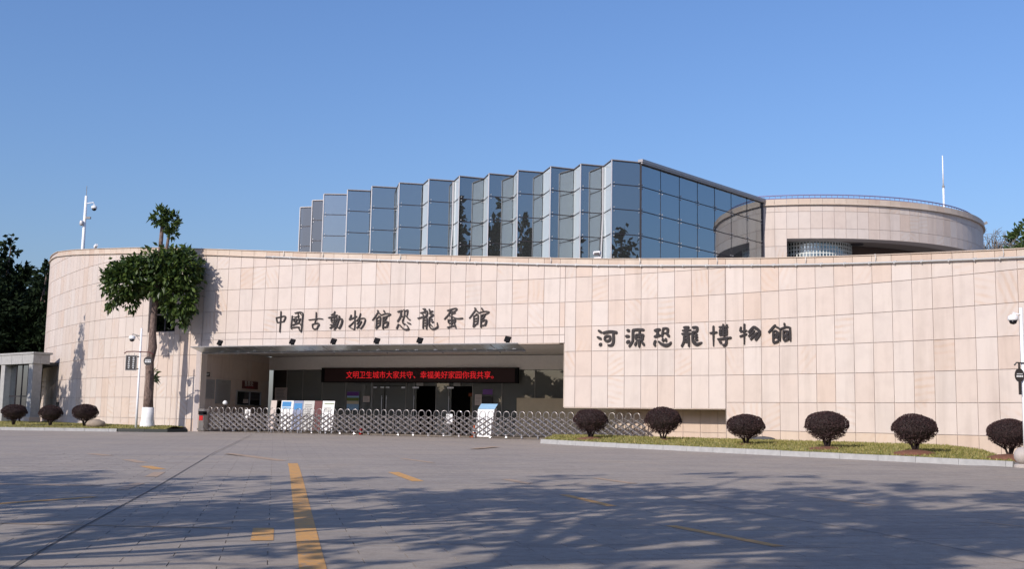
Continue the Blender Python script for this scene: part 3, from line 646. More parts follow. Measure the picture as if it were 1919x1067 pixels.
# ------------------------------------------------------------------ raised lettering on the wall
CHARS = [
('zhong','thin',5.33,5.84,[([(-31,23),(-23,-5)],[7]),([(-31,22),(-2,27),(23,31),(31,25)],[5]),([(29,24),(24,12),(17,0)],[8,7]),([(-22,-4),(17,1)],[4]),([(-2,57),(-2,8),(-4,-57)],[6])]),
('guo','thin',6.53,5.8,[([(-32,35),(-34,2),(-36,-25),(-32,-38)],[6]),([(-16,49),(12,54),(28,52),(36,44)],[6]),([(35,44),(33,10),(31,-35),(28,-53)],[7]),([(28,-54),(18,-42),(13,-32)],[6]),([(-22,29),(-10,28),(13,34)],[4]),([(5,49),(8,28),(16,-3),(29,-21)],[4]),([(21,20),(14,1)],[5]),([(18,46),(28,38)],[4]),([(-21,17),(-17,2),(-8,3),(0,16),(-21,17)],[6]),([(-30,-16),(-11,-10),(15,-2)],[6]),([(-30,-29),(-2,-26),(16,-27)],[5])]),
('gu','thin',7.89,5.85,[([(-44,6),(-6,9),(21,12),(44,9)],[5]),([(1,46),(1,11),(-5,-14)],[6]),([(-20,-18),(-18,-33),(-12,-44)],[6]),([(-20,-18),(0,-14),(17,-13),(23,-20)],[5]),([(23,-20),(13,-34),(8,-46)],[7]),([(-12,-44),(8,-43)],[6])]),
('dong','thin',9.29,5.84,[([(-5,49),(-10,39),(-28,31)],[8,4]),([(-44,16),(-26,20),(11,30)],[6]),([(-8,42),(-7,11),(-7,-33)],[7]),([(-25,15),(-25,0),(-17,-12)],[6]),([(-25,15),(-9,20),(8,21)],[6]),([(8,21),(7,2),(1,-12)],[6]),([(-23,3),(5,5)],[4]),([(-18,-10),(1,-11)],[5]),([(-30,-22),(-14,-22),(8,-17)],[6]),([(-31,-40),(-13,-31),(12,-30)],[7]),([(23,25),(23,12),(10,-27),(-6,-49)],[8,5]),([(12,7),(25,9),(39,9),(44,2)],[6]),([(43,3),(37,-22),(24,-42)],[9]),([(24,-42),(12,-33)],[5])]),
('wu','thin',10.82,5.85,[([(-37,27),(-41,15),(-48,2)],[9,7]),([(-48,2),(-26,11),(-3,20)],[6]),([(-15,51),(-15,12),(-13,-24),(-15,-51)],[6]),([(-15,-51),(-31,-43),(-49,-34)],[4]),([(-49,-34),(-32,-20),(-16,-5)],[7,4]),([(19,35),(12,14),(-6,-6)],[6,4]),([(-6,-4),(15,6),(35,10),(46,7),(49,-1)],[5]),([(49,2),(41,-22),(24,-45)],[6]),([(24,-45),(14,-41)],[4]),([(14,1),(9,-10),(0,-23)],[5]),([(26,-6),(15,-25),(-1,-43)],[6])]),
('guan','thin',12.48,5.85,[([(-25,49),(-22,38),(-53,-3)],[8,6]),([(-23,41),(-7,28),(0,24)],[7]),([(0,24),(14,29),(37,32),(53,28)],[5]),([(53,28),(37,19),(8,13)],[7,4]),([(12,48),(20,35)],[7]),([(-16,20),(-6,14),(-6,-7),(-8,-31)],[7]),([(-30,7),(-11,17)],[5]),([(-29,7),(-28,-19),(-30,-47)],[7]),([(-23,-6),(-9,-2)],[4]),([(-23,-19),(-9,-15)],[4]),([(-28,-45),(-14,-32),(-5,-30)],[6,4]),([(11,13),(11,-18),(11,-49)],[7]),([(12,10),(31,16),(22,-4)],[5]),([(14,-5),(25,-3)],[5]),([(14,-18),(32,-11),(41,-13)],[6]),([(41,-13),(37,-27),(33,-39)],[7]),([(17,-40),(34,-37)],[5])]),
('kong','thin',13.99,5.83,[([(-37,41),(-22,45),(-10,47)],[8]),([(-19,44),(-18,20),(-36,-10)],[11,9]),([(-17,15),(-7,18)],[4]),([(-2,52),(3,42),(1,15),(-7,-8),(-1,-24)],[6]),([(6,45),(22,50)],[6]),([(22,49),(18,23)],[6]),([(7,21),(17,16),(27,3),(37,-1)],[6]),([(-1,-24),(8,-22)],[7]),([(21,-15),(40,-23)],[6]),([(-30,-23),(-40,-47)],[7]),([(-23,-26),(-4,-45),(16,-52),(31,-48)],[5,9]),([(31,-47),(18,-28)],[6,4])]),
('long','thin',15.59,5.84,[([(-31,52),(-18,53),(-15,48)],[6]),([(-45,32),(-26,36),(-4,42)],[6]),([(-20,46),(-19,32)],[6]),([(-30,28),(-27,16)],[5]),([(-5,40),(-4,29),(-10,19)],[7]),([(-23,32),(-16,29)],[4]),([(-58,4),(-36,10),(-17,15),(-2,17)],[7,4]),([(-25,8),(-26,-19),(-26,-49)],[7]),([(-25,8),(-8,9)],[5]),([(-6,8),(-5,-19),(-7,-53)],[6]),([(-20,-6),(-10,-4)],[5]),([(-19,-21),(-10,-18)],[5]),([(-19,-35),(-10,-32)],[4]),([(7,51),(12,34),(11,27)],[6]),([(12,37),(27,41)],[5]),([(9,26),(26,25),(28,20),(8,6)],[6]),([(9,7),(8,-20),(11,-39),(24,-51),(41,-50),(58,-40)],[6]),([(58,-40),(54,-19)],[6,3]),([(15,-3),(25,-1)],[5]),([(20,-15),(32,-14)],[6]),([(14,-25),(27,-40)],[4])]),
('dan','thin',17.27,5.86,[([(-37,39),(-12,46),(10,50),(19,47)],[6]),([(19,47),(10,37),(-6,33)],[6,4]),([(-21,38),(-27,21),(-52,-5)],[8,6]),([(-12,40),(-11,16)],[7]),([(-7,23),(10,27)],[5]),([(-30,15),(-11,10),(11,0),(30,-3),(52,-1)],[4,7]),([(-30,-5),(-28,-23),(-21,-26)],[5]),([(-28,-11),(-6,-7),(11,-6)],[5]),([(11,-6),(7,-20),(-21,-26)],[6]),([(-11,10),(-10,-20),(-10,-41)],[6]),([(0,-10),(2,-18)],[8]),([(-33,-48),(-10,-41),(12,-37)],[7,5]),([(7,-27),(14,-50)],[5,8])]),
('guan2','thin',18.93,5.86,[([(-26,49),(-22,39),(-55,-3)],[8,6]),([(-24,42),(-7,28),(0,24)],[7]),([(0,24),(15,29),(38,31),(55,28)],[5]),([(55,28),(38,18),(8,13)],[7,4]),([(13,48),(21,35)],[7]),([(-17,20),(-7,14),(-6,-7),(-9,-31)],[6]),([(-31,7),(-12,17)],[5]),([(-30,7),(-29,-19),(-32,-47)],[6]),([(-24,-6),(-10,-2)],[4]),([(-24,-19),(-9,-15)],[4]),([(-30,-45),(-15,-32),(-6,-30)],[6,4]),([(12,13),(11,-19),(11,-49)],[7]),([(12,10),(32,16),(22,-4)],[5]),([(14,-6),(25,-3)],[5]),([(14,-19),(32,-12),(42,-13)],[6]),([(42,-13),(38,-28),(33,-39)],[7]),([(16,-40),(35,-38)],[5])]),
('he','thick',26.97,4.72,[([(-46,36),(-30,26)],[12]),([(-51,5),(-32,-4)],[12]),([(-31,-27),(-39,-35)],[15]),([(-22,23),(0,28),(23,29),(51,24)],[12,14]),([(33,18),(34,-9),(31,-29)],[13]),([(31,-28),(20,-36),(4,-35)],[15,8]),([(-11,5),(-11,-10),(2,-15),(15,-9),(15,6),(0,9),(-11,5)],[11])]),
('yuan','thick',28.66,4.66,[([(-41,40),(-30,36)],[14]),([(-48,11),(-31,11)],[14]),([(-30,-11),(-42,-19)],[15]),([(-12,39),(15,41),(46,39)],[12]),([(-10,40),(-11,3),(-13,-14),(-30,-38)],[13,10]),([(24,33),(24,23)],[10]),([(6,17),(6,-3),(15,-9),(37,-7),(41,7),(41,16),(6,17)],[10]),([(12,5),(37,4)],[6]),([(7,-18),(1,-33)],[11]),([(23,-12),(22,-41)],[15,8]),([(38,-19),(48,-32)],[12])]),
('kong','thick',30.33,4.69,[([(-43,30),(-26,35),(-14,34)],[12]),([(-26,33),(-28,6)],[13]),([(-43,2),(-14,9)],[13]),([(2,38),(-4,0)],[11]),([(0,39),(18,40),(27,37)],[9]),([(27,38),(24,19),(21,12)],[11]),([(1,18),(21,18)],[7]),([(21,13),(33,2)],[12]),([(-37,-16),(-43,-30),(-39,-40)],[11]),([(-22,-20),(-7,-32),(15,-39),(33,-35),(43,-25)],[8,15,8]),([(1,-9),(1,-20)],[11]),([(16,-8),(18,-21)],[10]),([(1,-15),(18,-15)],[6])]),
('long','thick',32.04,4.66,[([(-41,43),(-15,44)],[12]),([(-47,29),(-7,31)],[10]),([(-27,44),(-27,18)],[17]),([(-50,14),(-6,15)],[11]),([(-38,5),(-40,-21),(-51,-43)],[11]),([(-38,5),(-15,5)],[9]),([(-15,5),(-14,-44)],[11]),([(-37,-9),(-16,-8)],[7]),([(-37,-21),(-17,-22)],[10]),([(4,41),(24,42),(30,36)],[11]),([(30,36),(24,23),(7,22)],[10]),([(7,23),(4,-14)],[12]),([(4,-14),(13,-28),(28,-35),(51,-27)],[13,17,6]),([(24,10),(21,-2),(24,-17)],[7]),([(18,8),(28,9)],[7]),([(14,-2),(30,-2)],[6]),([(18,-14),(30,-15)],[8])]),
('bo','thick',33.71,4.68,[([(-35,41),(-35,-48)],[12,6]),([(-52,11),(-18,14)],[10]),([(13,48),(15,35)],[9]),([(33,46),(29,34)],[8]),([(-6,36),(36,36)],[10]),([(-2,25),(-2,-1)],[10]),([(32,26),(31,0)],[10]),([(0,22),(32,24)],[7]),([(0,12),(32,13)],[6]),([(0,1),(32,2)],[7]),([(16,39),(16,-4)],[10]),([(-13,-18),(52,-12)],[10]),([(-4,-29),(5,-35)],[11]),([(30,-13),(28,-39),(13,-46)],[11])]),
('wu','thick',35.38,4.68,[([(-43,32),(-47,14)],[10]),([(-46,12),(-15,16)],[8]),([(-48,-9),(-15,1)],[9]),([(-26,44),(-27,-44)],[11,6]),([(21,32),(-6,8)],[11]),([(21,31),(43,15),(48,-1),(28,-27)],[12]),([(23,14),(-5,-10)],[10]),([(37,5),(4,-24)],[10])]),
('guan','thick',37.05,4.67,[([(-21,35),(-52,5)],[11]),([(-20,30),(1,18)],[7]),([(-24,12),(-9,2),(-9,-15),(-30,-16)],[9]),([(-30,9),(-30,-35),(-25,-41)],[10]),([(-25,-41),(-5,-34)],[10]),([(-27,-4),(-9,-4)],[7]),([(-4,-27),(-14,-19)],[7]),([(5,14),(2,-34)],[7]),([(1,16),(33,25),(52,20)],[7]),([(50,20),(51,-35)],[9]),([(23,41),(25,28)],[7]),([(19,9),(19,-30)],[9]),([(19,7),(38,6),(38,-6),(19,-10)],[8]),([(19,-14),(40,-17),(37,-29),(21,-33)],[9])])]

def crom(P_, W_, n=5):
    out = []
    if len(P_) == 2 : return [(P_[0][0] + (P_[1][0] - P_[0][0]) * t / 3, P_[0][1] + (P_[1][1] - P_[0][1]) * t / 3, W_[0] + (W_[-1] - W_[0]) * t / 3) for t in range(4)]
    m_ = len(P_)
    ww = [W_[0] + (W_[-1] - W_[0]) * i / (m_ - 1) for i in range(m_)] if len(W_) < 3 else [(W_[0] + (W_[1] - W_[0]) * (i / ((m_ - 1) / 2)) if i <= (m_ - 1) / 2 else W_[1] + (W_[2] - W_[1]) * ((i - (m_ - 1) / 2) / ((m_ - 1) / 2))) for i in range(m_)]
    for i in range(m_ - 1):
        p0, p1, p2, q3 = P_[max(i - 1, 0)], P_[i], P_[i + 1], P_[min(i + 2, m_ - 1)]
        for k in range(n):
            t = k / n
            f = [0.5 * (2 * p1[c] + (p2[c] - p0[c]) * t + (2 * p0[c] - 5 * p1[c] + 4 * p2[c] - q3[c]) * t * t + (3 * p1[c] - p0[c] - 3 * p2[c] + q3[c]) * t ** 3) for c in (0, 1)]
            out.append((f[0], f[1], ww[i] + (ww[i + 1] - ww[i]) * t))
    out.append((P_[-1][0], P_[-1][1], ww[-1]))
    return out
def brush(mb, place, pts, wds, d0):
    c = crom(pts, wds)
    L_, R_ = [], []
    for i, (x, y, w_) in enumerate(c):
        a, b = c[max(i - 1, 0)], c[min(i + 1, len(c) - 1)]
        dx, dy = b[0] - a[0], b[1] - a[1]; l = math.hypot(dx, dy) or 1
        k = w_ / 2 * (0.82 if i in (0, len(c) - 1) else 1.0)
        L_.append((x - dy / l * k, y + dx / l * k)); R_.append((x + dy / l * k, y - dx / l * k))
    def ext(a, b, e): l = math.hypot(a[0] - b[0], a[1] - b[1]) or 1; return (a[0] + (a[0] - b[0]) / l * e, a[1] + (a[1] - b[1]) / l * e)
    s_ = ext(c[0], c[1], c[0][2] * .32); e_ = ext(c[-1], c[-2], c[-1][2] * .32)
    loop = [s_] + R_ + [e_] + L_[::-1]
    n = len(loop)
    fr = [place(x, y, -d0) for x, y in loop]; bk = [place(x, y, -.015) for x, y in loop]
    fs = [(i, (i + 1) % n, (i + 1) % n + n, i + n) for i in range(n)]
    m_ = len(c)
    # front face as quads between the two sides
    for i in range(m_ - 1): fs.append((1 + i, 2 + i, n - 2 - i, n - 1 - i))
    fs.append((0, 1, n - 1)); fs.append((m_, m_ + 1, m_ + 2))
    mb.add(fr + bk, fs)
signs = {}
for kd, jc, zc, lab in (('thin', 12.1, 5.84, 'raised dark brush-script lettering 中國古動物館恐龍蛋館 above the entrance'), ('thick', 32, 4.68, 'raised heavy black lettering 河源恐龍博物館 on the right half of the wall')):
    q = off(jc, -.03); signs[kd] = thing('wall_lettering', (q.x, q.y, zc), lab, 'lettering')
for nm, kd, cj, cz, strokes in CHARS:
    mb = MB()
    place = lambda x, y, d: p3(cj + x / 100 / PW, d, cz + y / 100)
    for i, (pts, wds) in enumerate(strokes): brush(mb, place, pts, wds, .065 + .0022 * i)
    obj('character', mb, M['letter'], signs[kd])

# ------------------------------------------------------------------ text helper (flat lettering from the bundled font)
def text_mesh(body, size):
    c = bpy.data.curves.new('t', 'FONT'); c.body = body; c.size = size; c.align_x = 'CENTER'; c.align_y = 'CENTER'
    o = bpy.data.objects.new('t', c); COL.objects.link(o)
    m = bpy.data.meshes.new_from_object(o.evaluated_get(bpy.context.evaluated_depsgraph_get()))
    bpy.data.objects.remove(o); m.name = 'sign_text'
    return m
def text(body, size, mat, parent, wm, sx=1.0):
    m = text_mesh(body, size)
    m.materials.clear()
    m.transform(Matrix.Scale(sx, 4, (1, 0, 0)))
    return obj('sign_text', m, mat, parent, wm=wm @ Matrix.Rotation(PI / 2, 4, 'X'))
def bars(mb, x0, x1, z0, z1, n, y=-.004, jag=.25):
    h = (z1 - z0) / n
    for i in range(n):
        e = x1 - (x1 - x0) * random.uniform(0, jag); mb.box(((x0 + e) / 2, y, z1 - h * (i + .5)), (e - x0, .003, h * .42))

# LED ticker board over the doors
a, b = off(1.46, 8.62), off(17.37, 8.62); mid = (a + b) / 2; dv = b - a
lm_ = Matrix.Translation((mid.x, mid.y, 3.33)) @ Matrix.Rotation(math.atan2(dv.y, dv.x), 4, 'Z')
led_ = thing('led_board', (mid.x, mid.y, 2.9), 'long dark LED board with red Chinese characters over the glass doors', 'led sign')
obj('led_screen', MB().box((0, 0, 0), (dv.length - .3, .1, .80)), M['ledoff'], led_, wm=lm_)
fr = MB()
for s_ in (-1, 1): fr.box((0, .0, s_ * .425), (dv.length, .13, .05)); fr.box((s_ * (dv.length / 2 - .11), 0, 0), (.22, .13, .799))
obj('board_frame', fr, M['black'], led_, wm=lm_)
text('文明卫生城市大家共守、幸福美好家园你我共享。', .47, M['ledon'], led_, lm_ @ Matrix.Translation((.25, -.055, -.02)), .985)

def panel(name, j, d, z, wd, ht, th, mat, label, cat, tilt=0, group=None):
    m_ = frame_at(j, d, z); t = thing(name, m_.translation, label, cat, group)
    o = obj('board', MB().box((0, 0, ht / 2), (wd, th, ht)), M[mat], t, wm=m_ @ Matrix.Rotation(R(tilt), 4, 'X'))
    return t, m_ @ Matrix.Rotation(R(tilt), 4, 'X')
def sheet(name, m_, x, z, wd, ht, mat, parent, y=-.03):
    return obj(name, MB().box((x, y, z), (wd, .006, ht)), M[mat], parent, wm=m_)
t, m_ = panel('paper_notice', -3.93, 8.93, 1.72, 1.08, .85, .01, 'paper', 'large pinkish paper notice on the glass at the left end', 'notice')
b_ = MB(); bars(b_, -.42, .42, .12, .75, 7); obj('print', b_, M['grey'], t, wm=m_ @ Matrix.Translation((0, -.006, 0)))
t, m_ = panel('exhibit_poster', 4.3, 8.93, 1.2, .86, 1.12, .015, 'skyp', 'poster banded violet, green and blue on the glass left of the doors', 'poster')
sheet('violet_band', m_, 0, .99, .855, .25, 'violet', t, -.012); sheet('green_band', m_, 0, .66, .855, .2, 'green', t, -.012); sheet('sand_band', m_, 0, .46, .855, .18, 'cream', t, -.012)
t, m_ = panel('paper_notice', 5.56, 8.93, 1.7, .46, .36, .01, 'paper', 'small square paper notice on the glass right of the colourful poster', 'notice')
b_ = MB(); bars(b_, -.18, .18, .05, .31, 4); obj('print', b_, M['grey'], t, wm=m_ @ Matrix.Translation((0, -.006, 0)))
for j, lab in ((10.06, 'small grey plate over the left dark doorway'), (12.97, 'small grey plate over the right dark doorway')):
    t, m_ = panel('door_plate', j, 8.9, 2.7, .44, .2, .03, 'board', lab, 'sign'); b_ = MB(); bars(b_, -.17, .17, .05, .15, 2); obj('print', b_, M['grey'], t, wm=m_ @ Matrix.Translation((0, -.017, 0)))
t, m_ = panel('paper_notice', 14.55, 8.93, 1.6, .42, .62, .01, 'paper', 'tall grey paper notice on the glass beside the black screen', 'notice')
b_ = MB(); bars(b_, -.17, .17, .06, .56, 6); obj('print', b_, M['grey'], t, wm=m_ @ Matrix.Translation((0, -.006, 0)))
t, m_ = panel('exhibit_poster', 15.17, 8.93, 2.22, .62, .31, .012, 'violet', 'small violet poster above the black screen', 'poster')
t, m_ = panel('display_screen', 15.17, 8.9, 1.68, .68, .42, .05, 'screen', 'black display screen on the glass behind the white kiosk', 'screen')
# cream block added for the bright plaza mirrored in the glass
ct = MB()
for k in range(0, 10): a_ = 17.45 + k; ct.prism([tuple(off(a_, 8.2)), tuple(off(a_ + 1, 8.2)), tuple(off(a_ + 1, 8.7)), tuple(off(a_, 8.7))], -.15, 2.02)
tag(obj('glass_reflection_block', ct, M['cream']), 'added cream block for the plaza reflection low in the glass at the right end of the entrance', 'reflection stand-in')

m_ = frame_at(13.2, 12.5, -.14); t = thing('exhibit_cabinet', m_.translation, 'brown exhibit cabinet dimly seen through the right dark doorway', 'cabinet')
obj('cabinet_body', MB().box((0, 0, 1.15), (1.5, .5, 2.3)), M['cream'], t, wm=m_); obj('cabinet_top', MB().box((0, -.03, 2.42), (1.7, .6, .2)), M['orange'], t, wm=m_)
for k in range(3): obj('shelf', MB().box((0, -.27, .5 + .6 * k), (1.3, .04, .05)), M['dark'], t, wm=m_)
# side wall fittings
sm = lambda t_, z: Matrix.Translation(side(t_, .0, z)) @ Matrix.Rotation(math.atan2(su.y, su.x), 4, 'Z')
def sboard(name, t0, t1, z0, z1, mat, label, cat, th=.04):
    m__ = sm((t0 + t1) / 2, z0); t_ = thing(name, m__.translation, label, cat); wd = (t1 - t0) * SL
    obj('board', MB().box((0, -th / 2, (z1 - z0) / 2), (wd, th, z1 - z0)), M[mat], t_, wm=m__)
    return t_, m__ @ Matrix.Translation((0, -th, 0)), wd
t, m_, wd = sboard('direction_sign', .014, .115, 2.91, 3.16, 'sign', 'small black sign with a white roundel at the outer edge of the side wall', 'sign')
b_ = MB(); b_.box((-wd * .32, -.004, .125), (.16, .004, .16)); bars(b_, -wd * .1, wd * .42, .05, .2, 2); obj('print', b_, M['ink'], t, wm=m_)
t, m_, wd = sboard('notice_board', .03, .185, 1.66, 2.76, 'board', 'grey notice board on the side wall, the outer of two', 'notice board')
b_ = MB(); bars(b_, -wd * .4, wd * .4, .1, 1.0, 14); obj('print', b_, M['grey'], t, wm=m_)
t, m_, wd = sboard('notice_board', .207, .405, 1.41, 2.80, 'board', 'larger grey notice board on the side wall beside the ticket window', 'notice board')
b_ = MB(); bars(b_, -wd * .4, wd * .4, .1, 1.15, 17); b_.box((0, -.004, 1.27), (wd * .25, .003, .07)); obj('print', b_, M['grey'], t, wm=m_)
t, m_, wd = sboard('ticket_sign', .577, .813, 2.38, 2.86, 'maroon', 'maroon sign with white characters over the ticket window', 'sign')
text('售票处', .34, M['ink'], t, m_ @ Matrix.Translation((-.22, -.004, .3)), 1.25); text('TICKET OFFICE', .13, M['red'], t, m_ @ Matrix.Translation((-.05, -.004, .09)), 1.3)
m__ = sm(.68, 1.4); tk = thing('ticket_window', m__.translation, 'dark ticket window with a steel frame in the side wall', 'window')
wd = .367 * SL
obj('pane', MB().box((0, -.03, .4), (wd, .02, .78)), M['win'], tk, wm=m__)
obj('window_back', MB().box((0, -.012, .4), (wd, .012, .78)), M['black'], tk, wm=m__)
f_ = MB()
for s_ in (-1, 1): f_.box((s_ * wd / 2, -.04, .4), (.09, .08, .9)); f_.box((0, -.04, .4 + s_ * .42), (wd, .08, .07))
f_.box((.1, -.04, .4), (.06, .07, .78)); obj('window_frame', f_, M['metal'], tk, wm=m__)
obj('counter_notice', MB().box((-.45, -.045, .22), (.7, .01, .24)), M['paper'], tk, wm=m__)

# display boards standing in the forecourt behind the gate
for j0, j1, zt, face, lab in ((2.0, 2.5, 1.78, 'paper', 'narrow pale notice stand, leftmost behind the gate'), (2.9, 3.9, 1.70, 'white', 'white display board with a blue picture behind the gate'),
                              (3.92, 4.72, 1.64, 'slateblue', 'slate blue display board next to the white and blue one'), (4.74, 5.62, 1.64, 'palegrey', 'pale grey display board between slate blue and dark red boards'),
                              (5.64, 6.24, 1.64, 'maroon', 'narrow dark red display board behind the gate'), (6.27, 7.2, 1.64, 'white', 'white display board with a thin green stripe behind the gate')):
    m_ = frame_at((j0 + j1) / 2, 3.0, -.13); t = thing('display_board', m_.translation, lab, 'display board'); wd = (j1 - j0) * PW - .03
    tl = m_ @ Matrix.Rotation(R(-7), 4, 'X')
    obj('board', MB().box((0, 0, .95), (wd, .03, 1.66)), M[face], t, wm=tl)
    lg = MB()
    for s_ in (-1, 1): lg.box((s_ * wd * .45, .02, .07), (.04, .04, .18)); lg.tube([(s_ * wd * .42, .03, 1.3), (s_ * wd * .42, .42, .12)], .012, 5)
    obj('stand', lg, M['metal'], t, wm=tl)
    if 'blue picture' in lab:
        sheet('picture', tl, -.04, 1.58, wd * .75, .28, 'blue', t, -.02); sheet('picture', tl, -.05, 1.36, wd * .72, .12, 'skyp', t, -.02)
    if 'green' in lab: sheet('stripe', tl, .05, 1.62, wd * .8, .05, 'green', t, -.02); sheet('print', tl, -.05, 1.3, wd * .6, .3, 'palegrey', t, -.02)
    if face == 'palegrey': b_ = MB(); bars(b_, -wd * .35, wd * .35, .7, 1.6, 9, -.02); obj('print', b_, M['grey'], t, wm=tl)
    if face == 'slateblue': sheet('picture', tl, 0, 1.45, wd * .8, .36, 'blue', t, -.02)
# white information kiosk
m_ = frame_at(17.98, 2.8, -.13); t = thing('info_kiosk', m_.translation, 'white slanted information kiosk behind the gate right of the doors', 'kiosk')
k_ = MB(); k_.hexa([(-.52, -.25, 0), (.42, -.25, 0), (.42, .25, 0), (-.52, .25, 0), (-.38, -.12, 1.42), (.56, -.12, 1.42), (.56, .2, 1.5), (-.38, .2, 1.5)]); obj('cabinet', k_, M['white'], t, wm=m_)
k_ = MB(); k_.hexa([(-.39, -.10, 1.44), (.57, -.10, 1.44), (.57, -.08, 1.44), (-.39, -.08, 1.44), (-.34, .18, 1.72), (.62, .18, 1.72), (.62, .2, 1.72), (-.34, .2, 1.72)]); obj('sloping_top', k_, M['skyp'], t, wm=m_)
# little objects behind the gate
m_ = frame_at(15.73, 2.6, -.13); t = thing('white_placard', m_.translation, 'small white placard on a stand left of the white kiosk', 'placard')
obj('board', MB().box((0, 0, .9), (.36, .02, .5)), M['white'], t, wm=m_); obj('stand', MB().tube([(0, .02, 0), (0, .02, .7)], .02, 6).box((0, .02, .02), (.35, .3, .04)), M['metal'], t, wm=m_)
m_ = frame_at(.6, 2.6, -.13); t = thing('parking_placard', m_.translation, 'cream placard with a dark mark in front of the ticket window', 'placard')
obj('board', MB().box((0, 0, .98), (.42, .02, .5)), M['lime'], t, wm=m_); obj('stand', MB().tube([(0, .02, 0), (0, .02, .75)], .02, 6).box((0, .02, .02), (.35, .3, .04)), M['metal'], t, wm=m_)
b_ = MB(); b_.box((.0, -.014, 1.05), (.2, .004, .2)); obj('print', b_, M['grey'], t, wm=m_); b_ = MB(); b_.box((.0, -.017, 1.06), (.09, .004, .09)); obj('print', b_, M['lime'], t, wm=m_)
def cone(j, d, lab):
    m_ = frame_at(j, d, -.148); t = thing('traffic_cone', m_.translation, lab, 'traffic cone')
    obj('base', MB().box((0, 0, .02), (.38, .38, .04)), M['orange'], t, wm=m_); obj('cone_body', MB().lathe((0, 0, .04), [(.15, 0), (.04, .6)], 14), M['orange'], t, wm=m_)
    obj('white_band', MB().lathe((0, 0, .26), [(.118, 0), (.082, .17)], 14), M['white'], t, wm=m_)
cone(18.1, 1.2, 'orange traffic cone with a white band in front of the white kiosk')
m_ = frame_at(10.6, 1.1, -.148); t = thing('fire_extinguisher', m_.translation, 'red fire extinguisher on the ground behind the gate below the LED text', 'extinguisher')
obj('cylinder', MB().lathe((0, 0, 0), [(.10, 0), (.11, .03), (.11, .36), (.05, .44), (.03, .47)], 14), M['red'], t, True, m_); obj('valve', MB().box((0, -.03, .5), (.05, .16, .06)), M['black'], t, wm=m_)

# ------------------------------------------------------------------ retractable gate
gate = thing('retractable_gate', p3(13, .35, -.15), 'long retractable steel lattice gate closed across the entrance', 'gate')
uf = MB(); r_ = .017
arch = [(-.15, 0, .12), (-.15, 0, 1.18)] + [(.15 * -math.cos(PI * k / 8), 0, 1.18 + .15 * math.sin(PI * k / 8)) for k in range(1, 8)] + [(.15, 0, 1.18), (.15, 0, .12)]
uf.tube([(x, -.03, z) for x, y, z in arch], .019, 6); 
uf.tube([(-.15, -.03, .16), (.15, -.03, .16)], .014, 5)
uf.tube([(0, .12, .1), (0, .12, 1.02)], .016, 5)
ufm = uf.mesh('upright_frame', True); ufm.materials.append(M['gate'])
sb = MB(); step = .43
for dy in (-.055, .06):
    for z0, z1 in ((.13, .41), (.41, .69), (.69, .97)):
        for s_ in (0, 1):
            x0, x1 = (-.5, .5) if s_ else (.5, -.5)
            sb.tube([(x0 * step, dy, z0), (x1 * step, dy - .005 + .01 * s_, z1)], .025, 4)
    for z in (.13, .41, .69, .97):
        sb.box((-.5 * step, dy, z), (.055, .05, .055))
sb.tube([(-.5 * step, -.06, .97), (0, -.06, 1.08), (.5 * step, -.06, .97)], .018, 4)
sbm = sb.mesh('scissor_bars'); sbm.materials.append(M['gate'])
ca = MB(); ca.box((0, 0, .13), (.09, .12, .12)); ca.tube([(-.04, 0, .05), (.04, 0, .05)], .05, 10); cam_ = ca.mesh('caster'); cam_.materials.append(M['metal'])
j = -.35; i = 0
while j < 29.0:
    f = frame_at(j, .38 + random.gauss(0, .008), -.15) @ Matrix.Rotation(random.gauss(0, .10), 4, 'Z')
    link(bpy.data.objects.new('upright_frame', ufm), gate, None, f @ Matrix.Rotation(random.gauss(0, .008), 4, 'Y'))
    if j < 28.6: link(bpy.data.objects.new('scissor_bars', sbm), gate, None, frame_at(j + step / PW / 2, .38, -.15))
    if i % 2 == 0: link(bpy.data.objects.new('caster', cam_), gate, None, f)
    j += step / PW; i += 1
m_ = frame_at(-.62, .1, -.15)
hd = MB(); hd.box((0, 0, .62), (.36, .34, .96)); hd.box((0, 0, 1.16), (.46, .4, .14)); hd.box((0, 0, .1), (.5, .4, .1)); ho = obj('control_head', hd, M['gate'], gate, wm=m_)
obj('red_panel', MB().box((0, -.18, .72), (.26, .02, .26)), M['red'], ho, wm=m_); obj('dark_hood', MB().box((.02, -.1, 1.0), (.36, .3, .2)), M['black'], ho, wm=m_)
obj('wheel', MB().tube([(-.2, -.12, .06), (.2, -.12, .06)], .065, 10), M['metal'], ho, wm=m_)
m_ = frame_at(.55, .7, -.13); t = thing('signal_lamp', m_.translation, 'white signal lamp on a thin dark post behind the left end of the gate', 'lamp')
obj('post', MB().tube([(0, 0, 0), (0, 0, 1.45)], .03, 8), M['black'], t, wm=m_); obj('lamp_globe', MB().lathe((0, -.02, 1.45), [(.05, 0), (.13, .06), (.14, .13), (.08, .22), (.02, .25)], 14), M['white'], t, True, m_)

